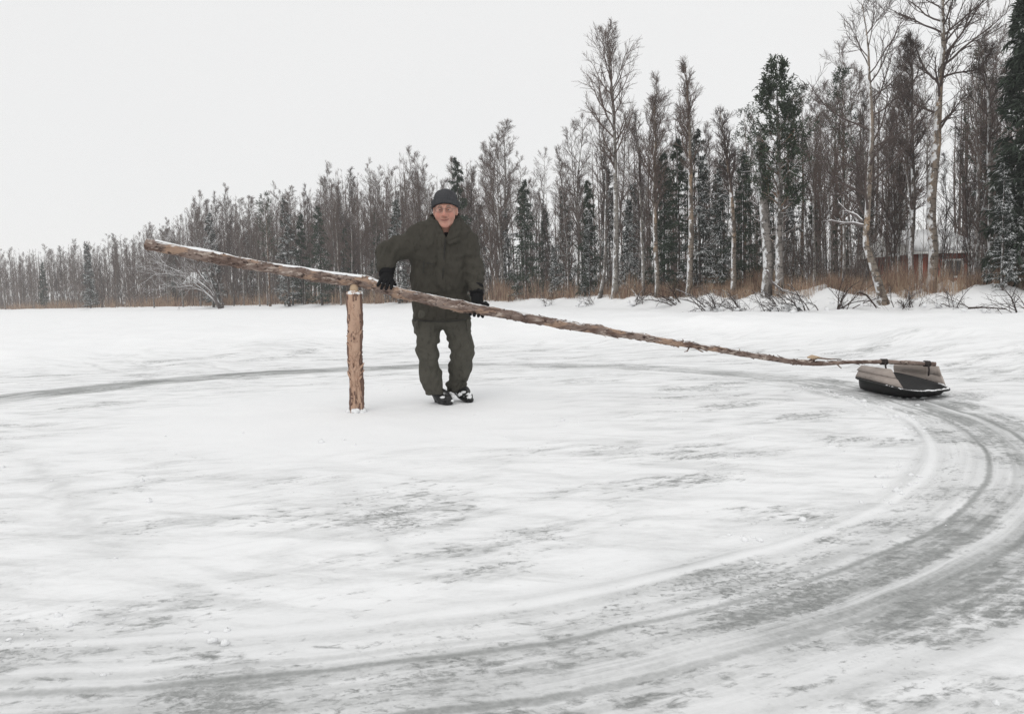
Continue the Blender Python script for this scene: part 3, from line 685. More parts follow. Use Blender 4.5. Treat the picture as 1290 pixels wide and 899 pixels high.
def reeds():
    rng = np.random.default_rng(29); n = 80000
    px = rng.uniform(-60, 1380, n); ys = shore_y(px)
    dens = .35 + .65 * sstep(560, 760, px)
    k = rng.uniform(0, 1, n) < dens * np.clip(.75 + 1.1 * noise3(px * .03, ys * .1, 0, 63) + .6 * noise3(px * .11, 0, 0, 64), .25, 1.2); px = px[k]; ys = ys[k]; n = len(px)
    off = (rng.uniform(0, 1, n) ** 1.5 * 8 + 2.0 + 1.0 * noise3(px * .05, 0, 0, 3)) * (ys / 35) ** .5
    Y = ys + off; X = (px - 645) / F * Y; Z = ground_z(X, Y, False)
    clump = np.clip(.5 + 1.2 * noise3(X * .8, Y * .8, 0, 61) + .5 * noise3(X * .25, Y * .25, 0, 62), .12, 1.3)
    h = (.42 + .62 * clump) * rng.uniform(.6, 1.25, n) * (1 + .1 * sstep(950, 1250, px)) * np.clip(ys / 36, .85, 1.5)
    a = rng.uniform(0, 6.28, n); w = .006 * np.clip(ys / 30, .7, 3)
    lean = rng.normal(0, .13, (n, 2)) * h[:, None]
    b = np.stack([X, Y, Z - .04], 1)
    s = np.stack([np.cos(a), np.sin(a), 0 * a], 1) * (w if np.isscalar(w) else w[:, None])
    tip = b + np.stack([lean[:, 0], lean[:, 1], h], 1); mid = b + np.stack([lean[:, 0] * .3, lean[:, 1] * .3, h * .55], 1)
    V = np.stack([b - s, b + s, mid + s * .8, mid - s * .8, tip + s * .15, tip - s * .15], 1).reshape(-1, 3)
    i = np.arange(n)[:, None] * 6
    Q = np.vstack([i + np.array([[0, 1, 2, 3]]), i + np.array([[3, 2, 4, 5]])])
    o = put('dry_reeds', mesh_from('dry_reeds', V, Q, M['reed'])); tag(o, 'band of rusty brown dry reeds and sprigs along the snowy shore', 'reeds', kind='stuff')
reeds()

# bare shrubs bent over the snow bank
def blob(mb, c, r, rng, m=0):
    n, k = 7, 4
    th = np.linspace(0, 2 * math.pi, n, endpoint=False); ph = np.linspace(-.9, 1.5, k)
    q = np.array([[(math.cos(p) * math.cos(t), math.cos(p) * math.sin(t), math.sin(p) * .7) for t in th] for p in ph])
    q = q * r * (1 + rng.normal(0, .14, (k, n, 1))) * rng.uniform(.75, 1.35, 3)
    V = (q + c).reshape(-1, 3); i = np.arange(k - 1)[:, None] * n; j = np.arange(n)[None]; j2 = (j + 1) % n
    mb.add(V, np.stack([i + j, i + j2, i + n + j2, i + n + j], -1).reshape(-1, 4), m)
    top = (k - 1) * n; mb.add(V[top:top + n], np.array([[0, 1, 2, 3], [0, 3, 4, 4], [0, 4, 5, 6]]), m)
def shrub(px, off, dirx, size, stems, label, seed, snowy=6):
    rng = np.random.default_rng(seed); base = spot(px, off); r = root('bare_shrub', base)
    P = []
    for k in range(stems):
        a = rng.normal(0, .5); d = nrm(np.array([dirx + rng.normal(0, .45), rng.normal(-.25, .35), rng.uniform(.45, 1.1)]))
        L = size * rng.uniform(.6, 1.2); pts = [np.array([rng.normal(0, .16), rng.normal(0, .16), -.08])]
        for q in range(6):
            pts.append(pts[-1] + d * L / 6); d = nrm(d + np.array([dirx * .05, 0, -.10]) + rng.normal(0, .09, 3))
        P.append(pts)
    P = np.array(P); R = np.linspace(1, .35, 7)[None] * rng.uniform(.010, .022, (stems, 1)) * np.clip(size, .8, 1.4)
    b = sprout(rng, P, R, 7, .25, 1, 36, 10, lambda L, t: L * .38 * (1.15 - t * .6), 4, .03, .14, .6, .005, .012)
    b2 = sprout(rng, *b, 3, .3, 1, 34, 10, lambda L, t: L * .5, 2, .03, .14, .6, .004, .008)
    put('stems', MB().add(*tubes(P, R, 5)).mesh('stems', M['shrub_snow' if snowy > 6 else 'shrub']), r)
    put('twigs', MB().add(*tubes(*b, 3)).add(*tubes(*b2, 3)).mesh('twigs', M['shrub']), r)['kind'] = 'stuff'
    mb = MB()
    for q in range(snowy):
        c = np.array([rng.normal(dirx * .4 * size, .35 * size), rng.normal(0, .2), rng.uniform(-.05, .22) * size]); blob(mb, c, rng.uniform(.05, .14), rng)
    put('snow_clump', mb.mesh('snow_clump', M['snow']), r)['kind'] = 'stuff'
    tag(r, label, 'shrub')
for i, a in enumerate([(852, 0.2, -.75, 1.5, 9, 'bare shrub leaning left over the snow bank below the straight birch'), (905, -1.5, -.6, 1.45, 12, 'dark bare shrub bent over the bank below the reddish birch'), (938, -.6, -.5, 1.1, 12, 'twiggy dark shrub on the bank left of the snapped trunk'),
                     (985, -.8, -.5, 1.3, 13, 'dense bare shrub on the bank in front of the pine'), (1020, -.5, -.9, 1.4, 9, 'bare shrub with long arching stems right of the pine'), (1062, -.4, .7, 1.3, 9, 'low bare shrub lying over the bank left of the leaning birch'),
                     (1140, .3, -.2, .9, 12, 'small brown shrub on the bank just right of the leaning birch'), (1210, .2, -.7, 1.0, 9, 'thin bare shrub below the cabin birch'), (1292, -1.0, -.65, 1.5, 8, 'dark coarse shrub leaning in at the right edge of the bank'), (745, .3, -.6, 1.0, 7, 'thin snowy shrub on the bank below the tallest birch'), (695, .2, -.5, 1.3, 5, 'single forked shrub on the bank right of the man'), (800, .4, .2, 1.1, 8, 'snow clotted shrub with a white cap below the thin pale birch')]):
    shrub(*a, seed=300 + i, snowy=5 + (i * 3) % 7)
def stick(name, label, pts, rad, Y, mat, seed):
    P = np.array([atY(x, y, Y) for x, y in pts]); b = P[0].copy(); r = root(name, b)
    tt = np.linspace(0, 1, 10); Q = np.stack([np.interp(tt, np.linspace(0, 1, len(P)), P[:, i]) for i in range(3)], 1) - b
    R = np.linspace(rad, rad * .4, 10); s = sprout(np.random.default_rng(seed), Q[None], R[None], 6, .2, 1, 35, 10, lambda L, t: L * .25 + 0 * t, 4, .03, .14, .6, .006, .015)
    put('stem', MB().tube(Q, R, 6).mesh('stem', mat), r); put('twigs', MB().add(*tubes(*s, 3)).mesh('twigs', mat), r)['kind'] = 'stuff'; tag(r, label, 'branch')
stick('fallen_branch', 'long dark branch lying on the snow bank near the right edge', [(1220, 388), (1240, 387), (1268, 389)], .03, 18.5, M['shrub'], 1)
stick('fallen_branch', 'curved snow topped branch sagging off the bank near the snapped trunk', [(966, 340), (972, 355), (985, 365), (1012, 374)], .045, 26.5, M['twig_frost'], 2)
stick('fallen_branch', 'dark curved branch hooked over the bank beside the leaning birch', [(1082, 368), (1092, 372), (1100, 382), (1104, 388)], .035, 21.5, M['shrub'], 3)
stick('dead_bough', 'snowy dead bough sticking out left from the leaning birch', [(1087, 284), (1076, 281), (1062, 281), (1044, 277)], .06, 23.5, M['twig_frost'], 4)
stick('dead_bough', 'snowy upper bough rising left from the leaning birch', [(1086, 279), (1078, 271), (1066, 266), (1056, 255)], .06, 23.5, M['twig_frost'], 5)

# cabins between the trees
def lap_wall(mb, x0, x1, y, z0, z1, n, m=0):
    for k in range(n): pass
def cabin(px0, px1, pxroof, ybase, yeave, yroof, Y, col, trim, label, depth=5.0):
    x0 = atY(px0, ybase, Y)[0]; x1 = atY(px1, ybase, Y)[0]
    zb = float(ground_z((x0 + x1) / 2, Y, False)) - .3; ze = atY(px0, yeave, Y)[2]; zr = atY(px0, yroof, Y)[2]
    r = root('cabin', ((x0 + x1) / 2, Y, zb)); w = (x1 - x0) / 2; he = ze - zb; hr = zr - zb
    wall = MB().box((0, depth / 2, he / 2), (w, depth / 2, he / 2)).mesh('wall', col, smooth=False); wo_ = put('wall', wall, r)
    n = max(4, int(2 * w / .28))
    bm = MB().box((0, 0, 0), (w / n * .92, .02, he / 2 - .02)).mesh('board', col, smooth=False)
    for k in range(n): put('board', bm, wo_, (-w + (k + .5) * 2 * w / n, -.022, he / 2))
    for s in (-1, 1):
        put('corner_board', MB().box((s * w, -.03, he / 2), (.09, .04, he / 2)).mesh('corner_board', trim, smooth=False), r)
    rf = put('roof', MB().add(np.array([(-w - .4, -.5, he - .02), (w + .4, -.5, he - .02), (w + .4, depth / 2, hr), (-w - .4, depth / 2, hr), (-w - .4, depth + .5, he - .02), (w + .4, depth + .5, he - .02), (-w - .4, -.5, he - .14), (w + .4, -.5, he - .14)]), np.array([(0, 1, 2, 3), (3, 2, 5, 4), (6, 7, 1, 0), (6, 0, 3, 4), (7, 5, 2, 1)])).mesh('roof', trim, smooth=False), r)
    put('snow', MB().box((0, 0, 0), (w + .45, math.hypot(depth / 2 + .55, hr - he) / 2, .12), axes=[(1, 0, 0), tuple(nrm(np.array([0, depth / 2 + .5, hr - he]))), tuple(nrm(np.array([0, -(hr - he), depth / 2 + .5])))]).mesh('snow', M['snow'], smooth=False), rf, (0, depth / 4 - .25, (he + hr) / 2 + .12))
    wn = put('window', MB().box((w * .35, -.05, he * .58), (.42, .03, .42)).mesh('window', M['glass'], smooth=False), r)
    put('window_frame', MB().box((w * .35, -.06, he * .58 + .45), (.52, .04, .05)).box((w * .35, -.06, he * .58 - .45), (.52, .04, .05)).box((w * .35 - .46, -.06, he * .58), (.05, .04, .4)).box((w * .35 + .46, -.06, he * .58), (.05, .04, .4)).box((w * .35, -.07, he * .58), (.025, .03, .4)).mesh('window_frame', trim, smooth=False), wn)
    tag(r, label, 'cabin')
M['red_paint'] = simple('red_paint', (.30, .075, .045), .7, .3, .2, 3); M['white_paint'] = simple('white_paint', (.72, .72, .70), .6, .3, .08, 4)
M['brown_wall'] = simple('brown_wall', (.22, .13, .09), .8, .2, .2, 3); M['pale_wall'] = simple('pale_wall', (.42, .40, .37), .8, .2, .1, 3)
M['glass'] = simple('window_glass', (.05, .055, .06), .1, .6, .1)
cabin(1159, 1220, 0, 352, 317, 289, 39, M['red_paint'], M['white_paint'], 'red cabin with a snowy roof half hidden behind the right hand trunks', 6)
cabin(238, 262, 0, 384, 358, 344, 112, M['brown_wall'], M['brown_wall'], 'small brown cabin behind the bowed snowy birch', 5)
cabin(58, 98, 0, 388, 378, 368, 165, M['pale_wall'], M['white_paint'], 'pale low cabin deep among the far left trunks', 6)
cabin(292, 322, 0, 384, 362, 350, 120, M['brown_wall'], M['white_paint'], 'snow roofed shed among trunks below the middle of the log', 5)

# ------------------------------------------------------------------ the log, the post and the sled
def pole_Y(px): return 5.79 + ((px - 645) / F * 5.85 + 1.23) * .07
POLE = [(185, 307, .082), (247, 320, .082), (300, 330.5, .080), (350, 339, .078), (400, 348, .083), (440, 353, .082), (459, 355, .085), (477, 361.5, .085), (500, 368.5, .078), (522, 373.5, .078), (550, 379.5, .084), (577, 385, .088), (600, 389.5, .078), (630, 394.5, .072), (664, 400.5, .074), (702, 407.5, .068), (748, 414, .066), (770, 419, .060), (800, 423, .056), (828, 428, .054), (860, 433, .048), (890, 437.5, .045), (939, 446, .042), (975, 451.5, .042), (1002, 455.5, .042), (1025, 457.6, .044), (1040, 457.8, .036), (1058, 456.4, .030), (1085, 455.5, .030), (1112, 455.6, .036), (1150, 457, .032), (1178, 458.6, .034)]
PP = np.array([atY(x, y, pole_Y(x)) for x, y, d in POLE]); PR = np.array([d / 2 for _, _, d in POLE])
def resample(P, R, n):
    s = np.r_[0, np.cumsum(np.linalg.norm(np.diff(P, axis=0), axis=1))]; u = np.linspace(0, s[-1], n)
    Q = np.stack([np.interp(u, s, P[:, i]) for i in range(3)], 1); r = np.interp(u, s, R)
    for _ in range(6):
        Q[1:-1] = .5 * Q[1:-1] + .25 * (Q[2:] + Q[:-2]); r[1:-1] = .5 * r[1:-1] + .25 * (r[2:] + r[:-2])
    return Q, r, u
LP, LR, LU = resample(PP, PR, 620)
def log_point(px):
    d = np.array([abs(px_of_pt(p) - px) for p in LP[::4]]); return LP[::4][int(d.argmin())]
def px_of_pt(p):
    X, Y, Z = p[0], p[1], p[2] - EYE
    z = Y * math.cos(PITCH) - Z * math.sin(PITCH); y = -(Z * math.cos(PITCH) + Y * math.sin(PITCH)); x = X / z; y /= z
    c, s = math.cos(ROLL), math.sin(ROLL)
    return (x * c + y * s) * F + 645
def log_mat():
    n = NT('log_bark', .85, .2); p = n.obj(); q = n.scale(p, (1.0, 3.0, 3.0))
    a = n.noise(q, 5, 5, .65); b = n.noise(n.scale(p, (1, 2, 2)), 17, 5, .7, .5)
    c = n.mix(n.ss(.35, .65, a), (.13, .086, .070), (.29, .228, .197))
    c = n.mix(n.ss(.52, .60, n.noise(q, 3.6, 4)), c, (.36, .25, .185))
    c = n.mix(n.ss(.53, .62, b), c, (.06, .040, .034))
    c = n.mix(n.math('MULTIPLY', n.ss(.56, .64, n.noise(q, 9.5, 4, .7)), .8), c, (.56, .48, .42))
    fr = n.math('ADD', n.nz()[2], n.math('MULTIPLY', n.math('SUBTRACT', n.noise(p, 9, 4, .7), .5), 1.5))
    lx = n.sep(p)[0]
    c = n.mix(n.math('MULTIPLY', n.ss(.72, 1.0, fr), n.math('SUBTRACT', .9, n.math('MULTIPLY', n.ss(1.5, 4.0, lx), .55))), c, (.80, .80, .80))
    n.color(c); n.bump(n.math('ADD', b, a), .02, .8); return n.m
M['log'] = log_mat()
def wood_mat(name, a, b, sc, dark=(.12, .07, .05), amt=.6, spec=.25):
    n = NT(name, .7, spec); p = n.obj(); q = n.scale(p, sc)
    c = n.mix(n.noise(q, 3, 4, .6), a, b); c = n.mix(n.math('MULTIPLY', n.ss(.58, .70, n.noise(q, 5, 5, .7)), amt), c, dark)
    n.color(c); n.bump(n.noise(q, 9, 4), .008, .5); return n.m
M['cut_wood'] = wood_mat('cut_wood', (.42, .30, .20), (.52, .40, .28), (6, 6, 6))
M['peeled'] = wood_mat('peeled_wood', (.36, .21, .145), (.57, .41, .31), (8, 8, 2.2), (.15, .075, .055), .85)
M['post_bark'] = wood_mat('post_bark', (.09, .055, .045), (.24, .15, .115), (8, 8, 3), (.03, .02, .02))
M['board'] = wood_mat('weathered_board', (.28, .24, .215), (.48, .42, .38), (4, 4, 12), (.22, .15, .12), .7)
def build_log():
    r = root('log', LP[310]); nr, ns = len(LP), 26
    t = nrm(np.gradient(LP, axis=0)); u = nrm(np.cross(t, [[0, 0, 1.]])); v = np.cross(u, t)
    a = np.linspace(0, 2 * math.pi, ns, endpoint=False)
    U, A = np.meshgrid(LU, a, indexing='ij')
    rough = 1 + .10 * fbm(U * 9, np.cos(A) * 1.6, np.sin(A) * 1.6, 71, 3) + .07 * fbm(U * 34, np.cos(A) * 3, np.sin(A) * 3, 72, 2)
    flake = sstep(.15, .35, fbm(U * 5, np.cos(A) * 1.5, np.sin(A) * 1.5, 75, 3)); rough = rough + .12 * flake + .05 * fbm(U * 70, np.cos(A) * 6, np.sin(A) * 6, 78, 2)
    for kx, w, am in ((.55, .03, .2), (1.68, .05, .22), (1.95, .03, .25), (2.45, .05, .28), (2.62, .03, .25), (3.58, .05, .3), (4.1, .03, .16), (4.78, .05, .3), (5.32, .06, .25), (5.45, .04, .3)):
        rough = rough + am * np.exp(-((U - kx) / w) ** 2) * (.5 + .6 * noise3(np.cos(A) * 1.3, np.sin(A) * 1.3, kx * 7, 77))
    R = LR[:, None] * rough
    V = LP[:, None] + R[..., None] * (np.cos(A)[..., None] * u[:, None] + np.sin(A)[..., None] * v[:, None])
    V = V.reshape(-1, 3); i = np.arange(nr - 1)[:, None] * ns; j = np.arange(ns)[None]; j2 = (j + 1) % ns
    Q = np.stack([i + j, i + ns + j, i + ns + j2, i + j2], -1).reshape(-1, 4)
    mb = MB().add(V, Q)
    b = (nr - 1) * ns; V2 = np.vstack([V[b:b + ns], LP[-1][None] + t[-1] * .01]); mb.add(V2, np.array([(k, (k + 1) % ns, ns, ns) for k in range(ns)]))
    wput('trunk', mb.mesh('trunk', M['log']), r)
    V3 = np.vstack([V[:ns], LP[0][None] - t[0] * .006]); wput('cut_end', MB().add(V3, np.array([((k + 1) % ns, k, ns, ns) for k in range(ns)])).mesh('cut_end', M['cut_wood'], smooth=False), r)
    # ragged strips of lifted bark
    rng = np.random.default_rng(8); mb = MB()
    for k in range(300):
        q = rng.integers(30, nr - 60); ang = rng.uniform(0, 6.28); L = rng.uniform(.015, .06); W = rng.uniform(.006, .018) * (LR[q] / .04)
        n = np.cos(ang) * u[q] + np.sin(ang) * v[q]; s = -np.sin(ang) * u[q] + np.cos(ang) * v[q]; d = t[q] * (1 if rng.random() < .5 else -1)
        p0 = LP[q] + n * LR[q] * 1.0; p1 = p0 + d * L * .5 + n * .004; p2 = p0 + d * L + n * rng.uniform(.003, .014)
        Vt = np.array([p0 - s * W, p0 + s * W, p1 + s * W * .9, p1 - s * W * .9, p2 + s * W * .4, p2 - s * W * .5]); Vb = Vt - n * .004
        mb.add(np.vstack([Vt, Vb]), np.array([(0, 1, 2, 3), (3, 2, 4, 5), (7, 6, 9, 8), (8, 9, 11, 10), (4, 2, 8, 10), (2, 1, 7, 8), (0, 3, 9, 6), (3, 5, 11, 9), (5, 4, 10, 11)]))
    wput('bark_flakes', mb.mesh('bark_flakes', M['log'], smooth=False), r)['kind'] = 'stuff'
    # snow lying along the top of the thick end
    mb = MB(); ns2 = 7
    idx = np.arange(6, 330); th = np.clip(.6 + 1.0 * fbm(LU[idx] * 4, 3.3, 0, 81, 3), 0, 1.25) * np.interp(LU[idx], [0, .3, 1.75, 1.95, 2.05, 3.2], [.5, 1, 1.1, 1, .5, .25])
    rows = []
    for c, q in enumerate(idx):
        w = np.clip(th[c], .0, 1.3); aa = np.radians(90 + np.linspace(-42, 42, ns2) * min(1, w + .15)) + .12 * fbm(LU[q] * 8, 1, 0, 83, 2)
        h = LR[q] * (1.0) - .006 + (.002 + .007 * w) * np.cos(np.linspace(-1.45, 1.45, ns2)) + .006 * w
        if w < .12: h = h * 0 + LR[q] * .7
        rows.append(LP[q] + h[:, None] * (np.cos(aa)[:, None] * u[q] + np.sin(aa)[:, None] * v[q]))
    Vs = np.array(rows).reshape(-1, 3); i = np.arange(len(idx) - 1)[:, None] * ns2; j = np.arange(ns2 - 1)[None]
    wput('snow', mesh_from('snow', Vs, np.stack([i + j, i + ns2 + j, i + ns2 + j + 1, i + j + 1], -1).reshape(-1, 4), M['snow']), r)
    # broken side branches near the thin end
    for pts, rad in (([(1018, 455), (1030, 450.5), (1042, 452), (1060, 452.5)], (.012, .011, .008, .003)), ([(1024, 456), (1026, 452), (1030, 451)], (.012, .010, .008)), ([(1052, 457), (1056, 460), (1060, 464)], (.007, .006, .003)),
                     ([(868, 437), (866, 442), (862, 443)], (.008, .006, .003)), ([(876, 438), (884, 442.5), (886, 443)], (.008, .006, .004)), ([(861, 430), (860, 427)], (.006, .004)), ([(776, 420), (777, 425)], (.006, .003)), ([(931, 443), (932, 439)], (.006, .003)), ([(1004, 456), (1003, 460)], (.006, .003)), ([(940, 447), (950, 452)], (.008, .004))):
        P = np.array([atY(x, y, pole_Y(x) - .01) for x, y in pts]); wput('side_branch', MB().tube(P, rad, 6).mesh('side_branch', M['log']), r)
    P = np.array([atY(x, y, pole_Y(x) - .02) for x, y in ((1017, 450), (1023, 449.5), (1033, 450.2))]); wput('splintered_wood', MB().tube(P, (.006, .02, .006), 6).mesh('splintered_wood', M['cut_wood']), r)
    tag(r, 'long snow dusted bark covered log used as a lever across the post', 'log')
build_log()
def build_post():
    r = root('wooden_post', POST); top = atY(446, 367.5, POST[1]); ax = top - POST; H = float(ax[2])
    n, ns = 130, 36; z = np.linspace(-.05, 1, n); a = np.linspace(0, 2 * math.pi, ns, endpoint=False)
    Zt, A = np.meshgrid(z, a, indexing='ij')
    R0 = np.interp(z, [-.05, 0, .3, .55, .8, 1], [.055, .053, .050, .053, .053, .056])
    wob = np.interp(z, [0, .25, .5, .75, 1], [0.004, .006, -.004, .004, 0])
    cr = 1 + .05 * fbm(np.cos(A) * 2, np.sin(A) * 2, Zt * 3, 91, 3) + .03 * fbm(np.cos(A) * 6, np.sin(A) * 6, Zt * 8, 92, 2) + .05 * fbm(np.cos(A) * 9, np.sin(A) * 9, Zt * 26, 93, 2) - .26 * np.exp(-((A - math.radians(268) - .25 * np.sin(Zt * 9)) / .07) ** 2) * (Zt < .42) - .16 * np.exp(-((A - math.radians(287) + .12 * np.sin(Zt * 14)) / .08) ** 2) * (Zt < .34) - .10 * np.exp(-((A - math.radians(252) - .1 * np.sin(Zt * 11)) / .05) ** 2) * (Zt > .25) * (Zt < .68)
    cr = cr - .10 * sstep(.70, .705, Zt) * (Zt < .93) * 0 + .05 * (Zt > .72)
    Rr = R0[:, None] * cr
    V = np.stack([ax[0] * Zt + wob[:, None] + Rr * np.cos(A), ax[1] * Zt + Rr * np.sin(A), H * Zt], -1)
    i = np.arange(n - 1)[:, None] * ns; j = np.arange(ns)[None]; j2 = (j + 1) % ns
    Q = np.stack([i + j, i + j2, i + ns + j2, i + ns + j], -1).reshape(-1, 4)
    mb = MB().add(V.reshape(-1, 3), Q); cap = np.vstack([V[-1], [ax[0], ax[1], H]]); mb.add(cap, np.array([(k, (k + 1) % ns, ns, ns) for k in range(ns)]))
    put('peeled_wood', mb.mesh('peeled_wood', M['peeled']), r)
    # bark still clinging to the sides and low down: ragged shells with thickness
    deg = np.degrees(A) % 360
    side = np.maximum(np.exp(-((deg - 192) / 26) ** 2), np.exp(-(((deg + 180) % 360 - 180 + 16) / 24) ** 2)); side = np.maximum(side, np.exp(-((deg - 95) / 60) ** 2))
    low = np.clip(.55 - Zt * 1.1, 0, 1)
    keep = side * 1.3 + low * .95 + .95 * fbm(np.cos(A) * 3, np.sin(A) * 3, Zt * 9, 95, 4) > .62
    th = 1.12 + .10 * fbm(np.cos(A) * 5, np.sin(A) * 5, Zt * 22, 96, 3)
    Vo = np.stack([ax[0] * Zt + wob[:, None] + R0[:, None] * th * np.cos(A), ax[1] * Zt + R0[:, None] * th * np.sin(A), H * Zt * .985], -1).reshape(-1, 3)
    Vi = np.stack([ax[0] * Zt + wob[:, None] + R0[:, None] * .97 * np.cos(A), ax[1] * Zt + R0[:, None] * .97 * np.sin(A), H * Zt * .985], -1).reshape(-1, 3)
    kq = keep[:-1].ravel() & (Zt[:-1].ravel() > .0)
    Qk = Q[kq]; m = len(Vo)
    from collections import Counter
    E = Counter()
    for q in Qk.tolist():
        for k in range(4): E[(q[k], q[(k + 1) % 4])] += 1
    side_q = [(b, a2, a2 + m, b + m) for (a2, b) in E if (b, a2) not in E]
    put('bark', mesh_from('bark', np.vstack([Vo, Vi]), np.vstack([Qk, Qk[:, ::-1] + m, np.array(side_q)]), M['post_bark'], smooth=False), r)
    rng = np.random.default_rng(4); mb = MB()
    for k in range(60):
        aa = math.radians(rng.uniform(-140, -40)); zz = rng.uniform(.05, .66) if k < 50 else rng.uniform(.7, .9)
        nn = np.array([math.cos(aa), math.sin(aa), 0]); s = np.array([-math.sin(aa), math.cos(aa), 0]); p0 = ax * zz + nn * .053
        L = rng.uniform(.02, .07); W = rng.uniform(.004, .014); d = nrm(np.array([0, 0, 1.0]) + s * rng.normal(0, .5)); p1 = p0 + d * L + nn * rng.uniform(.004, .014); md = (p0 + p1) / 2 + nn * .002
        Vt = np.array([p0 - s * W * .5, p0 + s * W * .5, md + s * W, md - s * W, p1 + s * W * .2, p1 - s * W * .2]); Vb = Vt - nn * .005
        mb.add(np.vstack([Vt, Vb]), np.array([(0, 1, 2, 3), (3, 2, 4, 5), (7, 6, 9, 8), (8, 9, 11, 10), (4, 2, 8, 10), (2, 1, 7, 8), (0, 3, 9, 6), (3, 5, 11, 9), (5, 4, 10, 11)]))
    put('wood_splinters', mb.mesh('wood_splinters', M['peeled'], smooth=False), r)['kind'] = 'stuff'
    put('peg', MB().tube([ax + [0, 0, -.03], ax + [.0, .0, .02], ax + [.002, .01, .05]], (.034, .034, .03), 10).mesh('peg', M['cut_wood']), r)
    mb = MB()
    for k in range(16):
        aa = k * .39 + rng.normal(0, .1); blob(mb, ax + np.array([math.cos(aa) * .046, math.sin(aa) * .046, -.012]), rng.uniform(.012, .022), rng)
    put('snow_cap', mb.mesh('snow_cap', M['snow']), r)
    mb = MB()
    for k in range(22):
        aa = rng.uniform(0, 6.28); blob(mb, np.array([math.cos(aa) * .060, math.sin(aa) * .060, rng.uniform(-.01, .02)]), rng.uniform(.012, .032), rng)
    put('snow_collar', mb.mesh('snow_collar', M['snow']), r)
    tag(r, 'short upright post with peeled tan wood and dark bark, pivot of the log', 'post')
build_post()

